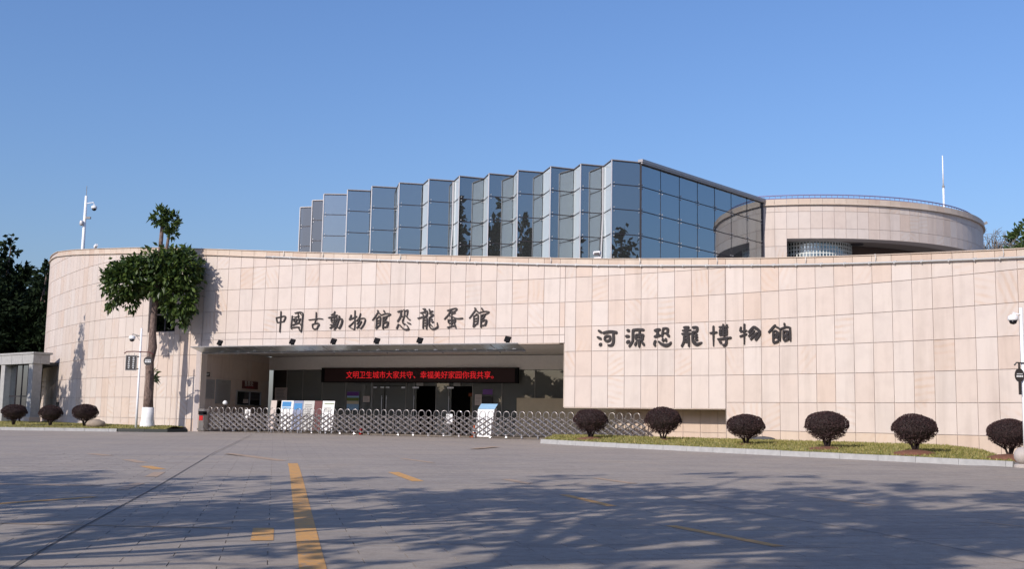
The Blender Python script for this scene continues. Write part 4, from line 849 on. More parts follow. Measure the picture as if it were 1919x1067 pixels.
# ------------------------------------------------------------------ glass hall behind
hall = thing('glass_hall', (3, 70, 6.4), 'sawtooth hall of blue reflective glass rising behind the stone wall', 'building')
PK = [(5.70, 64.18), (3.96, 65.41), (2.20, 66.25), (.24, 67.43), (-1.56, 68.48), (-3.44, 69.35), (-5.44, 70.43), (-7.46, 71.71), (-9.40, 73.0), (-11.20, 74.29), (-13.06, 75.88), (-14.27, 78.26), (-15.64, 81.0)]
VL = [(7.48, 64.78), (5.36, 65.86), (3.64, 66.85), (1.80, 67.88), (-.02, 68.98), (-1.9, 69.95), (-3.85, 70.83), (-5.93, 72.03), (-7.78, 73.3), (-9.66, 74.52), (-11.42, 75.85), (-12.95, 78.0), (-14.2, 80.6)]
ZH = [16.0, 14.57, 13.1, 11.63, 10.16, 8.69, 7.2]
bars_mat = M['dark']
def bay(a, b, gm='hall'):
    a, b = Vector(a), Vector(b); d = b - a; L_ = d.length; ang = math.atan2(d.y, d.x); mid = (a + b) / 2
    base = Matrix.Translation((mid.x, mid.y, 0)) @ Matrix.Rotation(ang, 4, 'Z')
    ms = {}
    for z1, z0 in zip(ZH, ZH[1:]):
        h = round(z1 - z0, 3)
        if h not in ms:
            ms[h] = MB().box((0, .01, h / 2), (L_ - .05, .016, h - .05)).mesh('glass_pane'); ms[h].materials.append(M[gm])
        o = bpy.data.objects.new('glass_pane', ms[h])
        link(o, hall, None, base @ Matrix.Translation((0, 0, z0)) @ Matrix.Rotation(R(random.gauss(0, .12)), 4, 'Z') @ Matrix.Rotation(R(random.gauss(0, .1)), 4, 'X'))
    me = MB().box((0, .02, 0), (L_ - .03, .07, .05)).mesh('mullion'); me.materials.append(bars_mat)
    for z in ZH[1:-1]: link(bpy.data.objects.new('mullion', me), hall, None, base @ Matrix.Translation((0, 0, z)))
    obj('top_rail', MB().box((0, .02, ZH[0] - .03), (L_ - .01, .1, .06)), bars_mat, hall, wm=base)
    st = MB()
    for z in ZH[1:-1]:
        for dz in (-.11, .11): st.box((-L_ / 2 + .16, -.03, z + dz), (.05, .05, .05)); st.box((L_ / 2 - .12, -.03, z + dz), (.035, .04, .035))
    tag(obj('spider_stud', st, M['lightmetal'], hall, wm=base), None, None, None, 'stuff')
for i, (p, v) in enumerate(zip(PK, VL)):
    bay(p, v, 'halld' if i > 10 else 'hall')
    if i > 0: bay(v, PK[i - 1], 'hallp' if i < 10 else 'hall')
    po = MB(); po.box((p[0], p[1] - .03, 11.6), (.06, .06, 8.8)); obj('corner_post', po, M['lightmetal'], hall)
    vo = MB(); vo.box((v[0] + .02, v[1] + .05, 11.6), (.04, .04, 8.8)); obj('valley_post', vo, M['dark'], hall)
    if i in (1, 6): vo = MB(); vo.tube([(v[0] - .08, v[1] - .15, 7.2), (v[0] - .10, v[1] - .16, 11), (v[0] - .02, v[1] - .13, 13), (v[0] - .04, v[1] - .12, 15.9)], .05, 6); obj('drain_pipe', vo, M['lightmetal'], hall)
C0, C1 = Vector(VL[0]), Vector((17.08, 75.74))
for k in range(7): bay(C0.lerp(C1, k / 7), C0.lerp(C1, (k + 1) / 7))
for k in range(1, 7):
    q = C0.lerp(C1, k / 7); vo = MB(); vo.box((q.x, q.y, 11.6), (.03, .03, 8.8)); obj('valley_post', vo, M['dark'], hall)
vo = MB(); vo.box((C1.x, C1.y, 11.6), (.12, .12, 8.8)); vo.box((C0.x, C0.y, 11.6), (.09, .09, 8.8)); obj('corner_post', vo, M['dark'], hall)
dd = C1 - C0; tr = MB(); mm = (C0 + C1) / 2
tr.box((0, -.06, 0), (dd.length + .3, .34, .16)); tr.box((0, -.13, -.12), (dd.length + .2, .12, .1))
obj('roof_trim', tr, M['trim'], hall, wm=Matrix.Translation((mm.x, mm.y, 16.09)) @ Matrix.Rotation(math.atan2(dd.y, dd.x), 4, 'Z'))
out = []
for p, v in zip(PK, VL): out = [p, v] + out
out = [q for q in out]
zig = []
for i in range(len(PK) - 1, -1, -1): zig += [PK[i], VL[i]]
rf = MB(); rf.prism(zig + [(17.0, 75.8), (10, 92), (-14, 92)], 16.002, 16.05); obj('hall_roof', rf, M['trim'], hall)
bk = MB()
for a_, b_ in (((17.0, 76.2), (10, 92)), ((10, 92), (-14, 92)), ((-14, 92), (-15.5, 81.5))):
    a_, b_ = Vector(a_), Vector(b_); n_ = (b_ - a_).normalized(); n_ = Vector((-n_.y, n_.x)) * .2
    bk.prism([tuple(a_), tuple(b_), tuple(b_ + n_), tuple(a_ + n_)], 6.4, 16.0)
bk.prism([(-13, 79.5), (15.5, 79.5), (15.5, 80), (-13, 80)], 6.4, 15.9)
obj('hall_core', bk, M['hallin'], hall)
for k in range(4):
    sl_ = MB(); z = 7.3 + k * 2.2; sl_.tube([(-11, 78.5 - .1, z), (5.5, 67.5, z)], .05, 6); obj('inner_beam', sl_, M['dark'], hall)

# ------------------------------------------------------------------ round tower
TC = Vector((22.35, 89.31)); TR = 14.41
tower = thing('round_tower', (TC.x, TC.y, 6.4), 'low round stone tower with overhanging band at the right of the glass hall', 'building')
def tp(a, r): return Vector((TC.x + r * math.sin(a), TC.y - r * math.cos(a)))     # angle from the viewer side, + to the right
A0 = math.atan2(17.1 - TC.x, TC.y - 75.7)
dA = .79 / TR
nA = 46
AS = math.atan2(19.15 - TC.x, TC.y - 75.26)
body = MB()
a = A0 - 2 * dA
def ring(mb, a0, a1, r0, r1, z0, z1): 
    p = [tp(a0, r1), tp(a1, r1), tp(a1, r0), tp(a0, r0)]; mb.prism([tuple(q) for q in p], z0, z1)
for k in range(nA):
    a0, a1 = A0 + dA * k, A0 + dA * (k + 1)
    ring(body, a0, a1, TR - 1.2, TR - .032, 13.38, 15.72)
    if a1 <= AS + .01: ring(body, a0, a1, TR - 1.2, TR - .032, 6.4, 13.38)
tb = obj('tower_wall', body, M['joint'], tower)
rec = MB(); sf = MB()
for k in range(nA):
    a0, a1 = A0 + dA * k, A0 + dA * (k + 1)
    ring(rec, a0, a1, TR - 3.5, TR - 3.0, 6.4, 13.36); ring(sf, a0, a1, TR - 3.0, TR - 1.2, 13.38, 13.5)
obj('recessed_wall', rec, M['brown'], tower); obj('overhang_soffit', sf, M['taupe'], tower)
for k in range(nA):
    a0, a1 = A0 + dA * k, A0 + dA * (k + 1); g = .012 / TR
    zs = [(13.38, 14.06), (14.06, 15.25), (15.25, 15.70)]
    if a1 <= AS + .01: zs = [(8.1, 9.3), (9.3, 10.5), (10.5, 11.68), (11.68, 12.87), (12.87, 14.06), (14.06, 15.25), (15.25, 15.70)]
    for z0, z1 in zs:
        mb = MB(); ring(mb, a0 + g, a1 - g, TR - .03, TR, z0 + .012, z1 - .012); obj('wall_panel', mb, M['stone'], tb)
    mb = MB(); ring(mb, a0 + g * .6, a1 - g * .6, TR - .4, TR + .10, 15.78, 16.12); obj('coping_stone', mb, M['stone2'], tb)
lg_ = MB(); tr_ = MB(); bal = MB()
for k in range(nA):
    a0, a1 = A0 + dA * k, A0 + dA * (k + 1)
    ring(lg_, a0, a1, TR - .4, TR + .16, 15.70, 15.78)
    bal.box((*tp((a0 + a1) / 2, TR - .55), 16.3), (.03, .03, .36)); bal.box((*tp(a0, TR - .55), 16.3), (.03, .03, .36))
obj('tower_ledge', lg_, M['stone2'], tower)
tr_.tube([(*tp(A0 - .1 + dA * k, TR - .55), 16.5) for k in range(nA)], .04, 6); tr_.tube([(*tp(A0 - .1 + dA * k, TR - .55), 16.28) for k in range(nA)], .03, 5)
obj('roof_railing', tr_, M['railing'], tower); tag(obj('baluster', bal, M['railing'], tower), None, None, None, 'stuff')
trf = MB(); trf.prism([tuple(tp(A0 + 2 * PI * k / 60, TR - 1.0)) for k in range(60)], 15.6, 15.7); obj('tower_roof', trf, M['grey'], tower)
# rest of the drum, out of sight, closes the volume
cl = MB()
for k in range(30):
    a0 = A0 + dA * nA + (2 * PI - dA * nA) * k / 30; a1 = A0 + dA * nA + (2 * PI - dA * nA) * (k + 1) / 30
    ring(cl, a0, a1, TR - .4, TR, 6.4, 16.1)
obj('rear_wall', cl, M['stone2'], tower)
# glass block bay under the overhang
GC = Vector((21.3, 78.6)); GR = 2.65
gb = MB(); gl = MB()
n_ = 46
for k in range(n_):
    a0, a1 = -PI * .62 + k * PI * 1.24 / n_, -PI * .62 + (k + 1) * PI * 1.24 / n_
    q = lambda a, r: (GC.x + r * math.sin(a), GC.y - r * math.cos(a))
    for r2 in range(12):
        z0 = 10.1 + r2 * .272; e = .012 
        gl.prism([q(a0 + .02, GR), q(a1 - .02, GR), q(a1 - .02, GR - .08), q(a0 + .02, GR - .08)], z0 + .04, z0 + .235)
    gb.prism([q(a0 - .013, GR + .012), q(a0 + .013, GR + .012), q(a0 + .013, GR - .06), q(a0 - .013, GR - .06)], 10.1, 13.37)
    for r2 in range(13): gb.prism([q(a0, GR + .010), q(a1, GR + .010), q(a1, GR - .06), q(a0, GR - .06)], 10.1 + r2 * .272 - .03, 10.1 + r2 * .272 + .03)
bayo = obj('glass_block_grid', gb, M['grid'], tower); tag(obj('glass_block', gl, M['gblock'], bayo), None, None, None, 'stuff')
obj('bay_lining', MB().lathe((GC.x, GC.y, 10), [(GR - .3, 0), (GR - .3, 3.37)], 24), M['inner'], tower)
q = tp(.13, TR - 2.0); obj('downlight', MB().lathe((q.x, q.y, 13.3), [(.42, 0), (.45, .1)], 14), M['dark'], tower)
# things on the roofs
t = thing('flagpole', (33.2, 85, 16.0), 'tall bare white pole standing on the round tower roof', 'pole')
obj('lower_tube', MB().tube([(33.2, 85, 15.7), (33.2, 85, 19.3)], .075, 10), M['white'], t, True); obj('upper_tube', MB().tube([(33.2, 85, 19.35), (33.2, 85, 21.75)], [.055, .04], 10), M['white'], t, True); obj('collar', MB().tube([(33.2, 85, 19.2), (33.2, 85, 19.38)], .095, 10), M['grey'], t)
t = thing('floodlight', (*tp(1.36, TR - .1), 16.1), 'grey floodlight on a bracket at the right edge of the round tower', 'floodlight')
m_ = Matrix.Translation((*tp(1.36, TR - .1), 16.1)); obj('bracket', MB().tube([(0, 0, 0), (.1, -.2, .35)], .04, 6), M['grey'], t, wm=m_); obj('lamp_body', MB().box((.3, -.25, .5), (.6, .25, .2), Matrix.Rotation(R(-25), 3, 'Y')), M['grey'], t, wm=m_)
m_ = frame_at(26.2, .2, ztop(26.2)); t = thing('floodlight', m_.translation, 'small pale floodlight standing on the parapet in front of the glass hall', 'floodlight')
obj('bracket', MB().box((.05, 0, .04), (.4, .2, .08)).tube([(.1, 0, .05), (.05, 0, .2)], .03, 6), M['lightmetal'], t, wm=m_); obj('lamp_body', MB().box((0, -.03, .27), (.34, .16, .15), Matrix.Rotation(R(-20), 3, 'X')), M['lightmetal'], t, wm=m_); obj('lamp_glass', MB().box((.02, -.14, .24), (.26, .02, .1), Matrix.Rotation(R(-20), 3, 'X')), M['dark'], t, wm=m_)
def dome_cam(parent, x, y, z, s_=1.0):
    h = obj('camera_housing', MB().lathe((x, y, z), [(.06 * s_, .12 * s_), (.125 * s_, .08 * s_), (.13 * s_, 0), (.12 * s_, -.03 * s_)][::-1], 14), M['white'], parent, True)
    obj('camera_dome', MB().lathe((x, y, z - .03 * s_), [(.02 * s_, -.1 * s_), (.08 * s_, -.075 * s_), (.105 * s_, 0)], 14), M['screen'], h, True)
q = Vector((-29.45, 76.0)); t = thing('camera_pole', (q.x, q.y, 11.6), 'white security camera pole on the roof at the left end of the wall', 'pole')
obj('pole', MB().tube([(q.x, q.y, 8), (q.x, q.y, 12.0), (q.x, q.y, 15.6)], [.13, .12, .09], 10), M['white'], t, True); obj('lightning_rod', MB().tube([(q.x, q.y, 15.6), (q.x, q.y, 16.3)], .02, 6), M['grey'], t)
obj('arm', MB().tube([(q.x, q.y, 15.05), (q.x + .55, q.y - .05, 15.15), (q.x + .62, q.y - .05, 14.95)], .035, 6), M['white'], t); dome_cam(t, q.x + .62, q.y - .05, 14.75, 1.5)
obj('side_camera', MB().box((q.x + .28, q.y - .1, 14.05), (.32, .16, .14)), M['grey'], t); obj('junction_box', MB().lathe((q.x - .14, q.y - .14, 13.5), [(.1, 0), (.14, .06), (.14, .28), (.1, .34)], 12), M['lightmetal'], t, True)
m_ = frame_at(-15.4, .2, ztop(-15.4)); t = thing('roof_camera', m_.translation, 'small white camera on the parapet right of the camera pole', 'camera')
obj('camera_body', MB().box((0, 0, .2), (.34, .16, .15), Matrix.Rotation(R(-20), 3, 'Y')), M['white'], t, wm=m_); obj('foot', MB().box((0, 0, .06), (.08, .08, .12)), M['grey'], t, wm=m_)

# ------------------------------------------------------------------ porch at the far left
PC = Vector((-31.96, 75.2)); PL = Vector((-39.2, 81.65))
porch = thing('side_porch', (PC.x, PC.y, 0), 'grey stone porch with a square pillar beside the left end of the wall', 'porch')
u1 = (PL - PC).normalized(); u2 = Vector((-u1.y, u1.x)) * -1.0
if u2.y < 0: u2 = -u2
def pq(a, b): return PC + u1 * a + u2 * b           # a: along the front to the left, b: into the porch
def pbox(mb, a0, a1, b0, b1, z0, z1): mb.prism([tuple(pq(a0, b0)), tuple(pq(a1, b0)), tuple(pq(a1, b1)), tuple(pq(a0, b1))], z0, z1)
LP = (PL - PC).length
for k in range(6):
    mb = MB(); pbox(mb, .02 + LP * k / 6, LP * (k + 1) / 6 - .01, 0, .5, 3.97, 4.60); obj('fascia_panel', mb, M['kerb'], porch)
for b0, b1 in ((.51, 1.15),):
    mb = MB(); pbox(mb, 0.02, .4, b0, b1, 3.97, 4.60); obj('fascia_panel', mb, M['kerb'], porch)
pc = MB(); pbox(pc, -.04, LP, -.05, 1.3, 4.61, 4.74); obj('roof_slab', pc, M['kerb'], porch)
pc = MB(); pbox(pc, .1, .72, .06, .68, .4, 3.97); obj('pillar', pc, M['kerb'], porch)
pc = MB(); pbox(pc, .02, .80, -.02, .76, -.1, .40); obj('pillar_base', pc, M['stone_low'], porch)
pc = MB(); pbox(pc, 4.3, 4.9, .06, .68, -.1, 3.97); obj('pillar', pc, M['kerb'], porch)
for k in range(4):
    a0 = .75 + .885 * k
    for z0, z1 in ((.1, 1.75), (1.82, 3.9)):
        mb = MB(); pbox(mb, a0 + .03, a0 + .855, .5, .52, z0, z1); obj('window_pane', mb, M['win'], porch)
    cu = MB(); nn_ = 8
    for i in range(nn_):
        c_ = a0 + .08 + .09 * i
        pbox(cu, c_, c_ + .08, .85 + .05 * (i % 2), .9 + .05 * (i % 2), .35 + .12 * (k % 2), 3.5 - .35 * (k % 2))
    if k != 0: obj('curtain', cu, M['curtain'], porch)
    mu = MB(); pbox(mu, a0 - .03, a0 + .03, .46, .55, -.1, 3.97); obj('window_frame', mu, M['dark'], porch)
mu = MB(); pbox(mu, .75, 4.3, .47, .54, 1.75, 1.82); obj('window_transom', mu, M['dark'], porch)
rm = MB(); pbox(rm, .4, LP, 4.6, 4.8, -.1, 4.5); pbox(rm, LP - .2, LP, .6, 4.6, -.1, 4.5); pbox(rm, .3, LP, .6, 4.8, 3.9, 4.1); obj('porch_room', rm, M['inner'], porch)

# ------------------------------------------------------------------ kerbs, lawns
def kerb_run(name, pts, lens, mat, ht=.16, wd=.16):
    root = tag(obj(name, MB().box((0, 0, -5), (.01, .01, .01)), mat), None, None, None, 'structure')
    P_ = [Vector(p) for p in pts]
    seg = 0; pos = 0.0
    L_ = [(b - a).length for a, b in zip(P_, P_[1:])]; tot = sum(L_); s_ = 0
    def at(s):
        for a, b, l in zip(P_, P_[1:], L_):
            if s <= l or b is P_[-1]: return a.lerp(b, s / l)
            s -= l
    while s_ < tot - .1:
        l = min(lens * random.uniform(.85, 1.15), tot - s_)
        a, b = at(s_ + .006), at(s_ + l - .006); d_ = (b - a).normalized(); n_ = Vector((-d_.y, d_.x)) * wd
        h = ht + random.uniform(-.006, .006)
        mb = MB(); q = [a, b, b + n_, a + n_]; c_ = .02
        mb.hexa([g3(v, -.05) for v in q] + [g3(a + n_ * .12, h), g3(b + n_ * .12, h), g3(b + n_, h), g3(a + n_, h)])
        obj('kerb_stone', mb, mat, root); s_ += l
    return root
KR = [(1.35, 49.2), (3.2, 46.5), (5.0, 44.25), (6.85, 42.0), (8.4, 40.1), (9.85, 38.3), (11.2, 36.7), (12.4, 35.2), (13.5, 33.8), (14.45, 32.5)]
kr = kerb_run('kerb', KR, 1.35, M['kerb'])
kl = kerb_run('kerb', [(-42, 62.6), (-33, 60.9), (-27, 60.0), (-20.75, 59.75)], 1.2, M['kerb'], .14)
kd_ = kerb_run('kerb', [(-20.7, 59.75), (-18.2, 59.9), (-17.35, 61.0)], 1.3, M['kerbd'], .15)
for k_ in (kr, kl, kd_):     # first vertex block of the root is replaced by a bedding strip
    ch = list(k_.children); mb = MB()
    for c in ch:
        vs = [v.co for v in c.data.vertices]; mb.hexa([vs[0] + Vector((0, 0, -.1)), vs[1] + Vector((0, 0, -.1)), vs[2] + Vector((0, 0, -.1)), vs[3] + Vector((0, 0, -.1)), vs[0] + Vector((0, 0, .01)), vs[1] + Vector((0, 0, .01)), vs[2] + Vector((0, 0, .01)), vs[3] + Vector((0, 0, .01))])
    me = mb.mesh('kerb_bed'); me.materials.append(M['pave_joint']); k_.data = me
def poly_at(pts, t):
    P_ = [Vector(p) for p in pts]; x = t * (len(P_) - 1); i = min(int(x), len(P_) - 2); return P_[i].lerp(P_[i + 1], x - i)
def lawn(front_, back_, zf, zb, n1, n2, blades, seed, name):
    rg = random.Random(seed); vs = []
    def surf(u, v):
        p = poly_at(front_, u).lerp(poly_at(back_, u), v)
        zz = (gz(p.x, p.y) + zf) * (1 - v) + zb * v + .07 * math.sin(PI * min(v * 1.3, 1)) + .02 * math.sin(u * 31 + v * 5) * math.sin(PI * v)
        return Vector((p.x, p.y, zz))
    mb = MB()
    for i in range(n1 + 1):
        for k in range(n2 + 1): mb.v.append(tuple(surf(i / n1, k / n2)))
    for i in range(n1):
        for k in range(n2): a = i * (n2 + 1) + k; mb.f.append((a, a + n2 + 1, a + n2 + 2, a + 1))
    struct(name, mb, M['lawn'], True)
    g = MB()
    for _ in range(blades):
        u, v = rg.random(), rg.random(); p = surf(u, v); h = rg.uniform(.03, .09) ; a = rg.uniform(0, 2 * PI); w_ = rg.uniform(.012, .03)
        dx, dy = math.cos(a) * w_, math.sin(a) * w_; lx, ly = rg.gauss(0, .03), rg.gauss(0, .03)
        g.v += [(p.x - dx, p.y - dy, p.z - .01), (p.x + dx, p.y + dy, p.z - .01), (p.x + lx, p.y + ly, p.z + h)]; n_ = len(g.v); g.f.append((n_ - 3, n_ - 2, n_ - 1))
    tag(obj('grass', g, M['grassb']), None, None, None, 'stuff')
    return surf
KRi = [(x + .12, y + .1) for x, y in KR]
BK = [tuple(off(j, -.05)) for j in (24.6, 26.5, 29, 31.5, 34, 36.5, 39, 41.2, 43.4, 45.6)]
surfR = lawn(KRi, BK, .14, .10, 60, 8, 26000, 3, 'lawn')
surfL = lawn([(-41, 62.6), (-33, 61.06), (-27, 60.15), (-22, 59.95), (-18.3, 60.05)], [(-41, 84), (-33.0, 80.5), (-28.6, 73.2), tuple(off(-10, -.05)), tuple(off(-2, -.05))], .12, .06, 40, 8, 14000, 5, 'lawn')

# ------------------------------------------------------------------ plants
def rand_dir(rg):
    while True:
        v = Vector((rg.uniform(-1, 1), rg.uniform(-1, 1), rg.uniform(-1, 1)))
        if .05 < v.length < 1: return v.normalized()
def add_leaf(mb, c, out_, ln, wd, rg, droop=0.0):
    d = (out_ + rand_dir(rg) * .9 + Vector((0, 0, -droop))).normalized()
    s_ = d.cross(rand_dir(rg)); s_.normalize(); s_ *= wd / 2
    m_ = c + d * ln * .5; up = d.cross(s_).normalized() * ln * .08
    n = len(mb.v); mb.v += [tuple(c), tuple(m_ + s_ + up), tuple(c + d * ln), tuple(m_ - s_ + up)]; mb.f.append((n, n + 1, n + 2, n + 3))
def foliage(mb, lobes, n, ln, seed, cl=14, spread=.3, droop=.3, wd=.5, shell=.55):
    rg = random.Random(seed); tot = sum(l[3] * l[4] * l[5] for l in lobes)
    for (x, y, z, a, b, c) in lobes:
        k = max(1, int(n * a * b * c / tot / cl))
        for _ in range(k):
            d = rand_dir(rg); rr = shell + (1 - shell) * rg.random() ** .5
            rr *= 1 + rg.gauss(0, .06)
            ctr = Vector((x + d.x * a * rr, y + d.y * b * rr, z + d.z * c * rr))
            for _ in range(cl):
                p = ctr + rand_dir(rg) * spread * rg.random()
                add_leaf(mb, p, d, ln * rg.uniform(.7, 1.25), ln * wd, rg, droop)
def limbs(mb, start, targets, r0, seed):
    rg = random.Random(seed)
    for t_ in targets:
        t_ = Vector(t_); s_ = Vector(start); m1 = s_.lerp(t_, .35) + rand_dir(rg) * .15 * (t_ - s_).length * .5; m2 = s_.lerp(t_, .7) + rand_dir(rg) * .12 * (t_ - s_).length * .5
        mb.tube([s_, m1, m2, t_], [r0, r0 * .7, r0 * .45, r0 * .15], 6)
# round clipped purple shrubs
def make_shrub(seed):
    rg = random.Random(seed)
    crown = MB()
    for k in range(8500):
        d = rand_dir(rg)
        under = d.z < -.15
        if under and rg.random() < .35: continue
        rr = 1 - abs(rg.gauss(0, .03)) - (rg.random() * .25 if under else 0)
        zs = .46 if d.z > 0 else .50
        rr *= 1 + .05 * math.sin(3.1 * d.x + seed * 1.7) * math.cos(2.6 * d.y + seed) + .03 * math.sin(7 * d.z + 5 * d.x + seed) + (.06 * rg.random() if rg.random() < .02 else 0)
        p = Vector((d.x * .69 * rr, d.y * .69 * rr, .72 + d.z * zs * rr))
        add_leaf(crown, p, Vector((d.x, d.y, d.z * 1.2)), rg.uniform(.03, .06), .03, rg, 0)
    st = MB()
    for k in range(9):
        a = rg.uniform(0, 2 * PI); r1 = rg.uniform(.15, .5)
        st.tube([(0.03 * math.cos(a), .03 * math.sin(a), -.05), (.12 * math.cos(a), .12 * math.sin(a), .2), (r1 * math.cos(a), r1 * math.sin(a), .55 + rg.uniform(-.1, .15))], [.045, .03, .012], 5)
    core = MB().lathe((0, 0, .72), [(.08, -.36), (.40, -.3), (.60, -.08), (.61, .1), (.52, .26), (.34, .38), (.08, .425)], 16)
    return crown.mesh('foliage'), st.mesh('stem', True), core.mesh('inner_twigs', True)
SH = [make_shrub(11), make_shrub(12), make_shrub(13)]
shr = [(3.49, 48.5, 1.0, 'clipped round purple shrub in front of the gate, nearest the entrance'), (6.40, 47.0, 1.1, 'clipped round purple shrub before the low slot in the wall'), (8.90, 42.6, 1.0, 'clipped round purple shrub beside the flat grey slab'),
       (11.10, 39.5, 1.03, 'clipped round purple shrub below and right of the last heavy character'), (13.03, 36.3, .97, 'clipped round purple shrub, second from the right pole'), (14.95, 33.8, .93, 'clipped round purple shrub beside the granite ball'),
       (-27.21, 62.0, .94, 'round purple shrub before the porch glazing, leftmost'), (-25.19, 62.0, .90, 'round purple shrub between the porch pillar and the wall'), (-23.32, 62.0, .98, 'round purple shrub beside the tan boulder')]
for i, (x, y, s_, lab) in enumerate(shr):
    right = i < 6
    z = .06 if right else .07
    if i == 5: z = -.03
    if i in (2, 3, 4): z = .0
    fo, st, co = SH[i % 3]
    wm = Matrix.Translation((x, y, z)) @ Matrix.Rotation(random.uniform(0, 6), 4, 'Z') @ Matrix.Diagonal((s_ * random.uniform(.95, 1.05), s_ * random.uniform(.95, 1.05), s_ * random.uniform(.93, 1.05), 1))
    t = bpy.data.objects.new('clipped_shrub', None); link(t, None, None, wm); tag(t, lab, 'shrub', 'clipped purple shrubs along the wall')
    for nm, me, mt in (('foliage', fo, 'purple'), ('stem', st, 'twig'), ('inner_twigs', co, 'twig')): obj(nm, me, M[mt], t, wm=wm)
    md = MB(); md.lathe((x, y, z - .075), [(.78 * s_, -.1), (.66 * s_, .03), (.4 * s_, .09), (.1, .12)], 18)
    if right:
        o = obj('soil_mound', md, M['soil'], None, True); tag(o, None, None, None, 'structure')
# boulder, slab, ball
def blob(name, c, r, mat, seed, n=10):
    rg = random.Random(seed); mb = MB(); vs = []; pr = []
    for i in range(n + 1):
        ph = PI * i / n
        for k in range(n * 2):
            th = PI * k / n; f = 1 + rg.gauss(0, .05) + .12 * math.sin(th * 2 + seed) * math.sin(ph)
            vs.append((c[0] + r[0] * f * math.sin(ph) * math.cos(th), c[1] + r[1] * f * math.sin(ph) * math.sin(th), c[2] + r[2] * f * math.cos(ph)))
    fs = [(i * 2 * n + k, (i + 1) * 2 * n + k, (i + 1) * 2 * n + (k + 1) % (2 * n), i * 2 * n + (k + 1) % (2 * n)) for i in range(n) for k in range(2 * n)]
    return obj(name, mb.add(vs, fs), mat, None, True)
tag(blob('boulder', (-22.55, 61.6, .14), (.58, .4, .26), M['rock'], 4), 'low tan boulder on the grass beside the left shrubs', 'rock')
tag(blob('stone_slab', (10.75, 48.0, .14), (.48, .35, .12), M['slate'], 2), 'flat dark grey slab lying on the grass at the wall foot', 'rock')
t = thing('stone_ball', (14.67, 32.3, gz(14.67, 32.3)), 'pale granite ball on a round base at the end of the right kerb', 'bollard')
gb_ = gz(14.67, 32.3)
obj('ball', MB().lathe((14.67, 32.3, gb_ + .33), [(.02, -.25)] + [(.25 * math.cos(a), .25 * math.sin(a)) for a in [R(d) for d in range(-75, 90, 15)]] + [(.02, .25)], 20), M['ballstone'], t, True)
obj('base', MB().lathe((14.67, 32.3, gb_ - .02), [(.26, 0), (.26, .08), (.2, .12)], 18), M['ballstone'], t)

# ------------------------------------------------------------------ big pollarded tree by the left wing
ft = thing('street_tree', (-19.85, 61.94, .05), 'pollarded tree with whitewashed foot and drooping crown at the left of the entrance', 'tree')
T0 = Vector((-19.85, 61.94, .0))
tk = MB(); tk.tube([T0 + Vector(v) for v in ((0, 0, 1.08), (-.02, 0, 1.6), (.0, 0, 2.6), (-.05, 0, 3.6), (.05, .02, 4.4), (.0, .0, 5.3), (.02, 0, 6.4), (.12, .05, 7.6), (.2, .05, 9.0), (.18, 0, 10.2), (.22, 0, 11.5))], [.28, .26, .24, .215, .25, .185, .17, .155, .14, .12, .10], 12)
tk.tube([T0 + Vector(v) for v in ((.2, .05, 9.0), (.5, .05, 9.8), (.62, 0, 10.9))], [.14, .1, .07], 8)
limbs(tk, T0 + Vector((.1, 0, 7.2)), [T0 + Vector(v) for v in ((-1.5, .1, 8.5), (-.9, -.4, 8.9), (1.3, -.2, 8.7), (1.7, .3, 8.3), (.6, -.5, 9.4), (1.5, -.2, 6.7))], .12, 5)
for k in range(7):
    a = k * .9; tk.tube([T0 + Vector((.27 * math.cos(a), .27 * math.sin(a), 2.5 + .25 * k % 2)), T0 + Vector((.34 * math.cos(a), .34 * math.sin(a), 2.6 + .25 * k % 2))], [.07, .04], 6)
obj('trunk', tk, M['bark'], ft, True)
ww = MB(); ww.tube([T0 + Vector(v) for v in ((0, 0, -.05), (0, 0, .15), (0, 0, .5), (0, 0, 1.1))], [.44, .38, .335, .315], 14); obj('whitewash', ww, M['lime'], ft, True)
cr = MB()
foliage(cr, [(-21.3, 61.8, 8.1, 1.35, 1.2, 1.05), (-20.7, 61.7, 8.55, 1.1, 1.1, .8), (-18.5, 61.9, 8.7, 1.15, 1.2, 1.2), (-19.3, 61.7, 9.15, 1.1, 1.1, .75), (-18.35, 61.8, 7.4, .85, .85, 1.05), (-19.4, 61.5, 8.0, .9, .8, .85)], 5600, .36, 21, 9, .36, .7, .5, .4)
foliage(cr, [(-22.1, 61.7, 6.9, .28, .3, .45), (-21.0, 61.7, 6.8, .25, .3, .4), (-18.2, 61.6, 6.1, .38, .4, .5), (-18.8, 61.6, 6.6, .35, .35, .5), (-17.75, 61.7, 6.9, .3, .4, .5)], 700, .32, 22, 8, .25, 1.1, .5, .3)
foliage(cr, [(-19.75, 61.9, 11.75, .45, .4, .45), (-19.15, 61.9, 11.5, .36, .35, .55), (-19.05, 61.9, 10.85, .25, .28, .35)], 800, .29, 23, 8, .16, -.1, .4, .4)
obj('crown', cr, M['leafa'], ft)
fe = MB()
rg = random.Random(9)
for k in range(26):
    a = rg.uniform(-.9, 1.2); c = T0 + Vector((.25, -.15, 2.75 + rg.uniform(-.15, .3))); d = Vector((math.cos(a) * .9, -.3, math.sin(a))).normalized()
    ln = rg.uniform(.3, .75); s_ = d.cross(Vector((0, 1, 0))).normalized() * .035; n = len(fe.v)
    fe.v += [tuple(c), tuple(c + d * ln * .5 + s_), tuple(c + d * ln + Vector((0, 0, -.08))), tuple(c + d * ln * .5 - s_)]; fe.f.append((n, n + 1, n + 2, n + 3))
obj('trunk_sprout', fe, M['leafm'], ft)

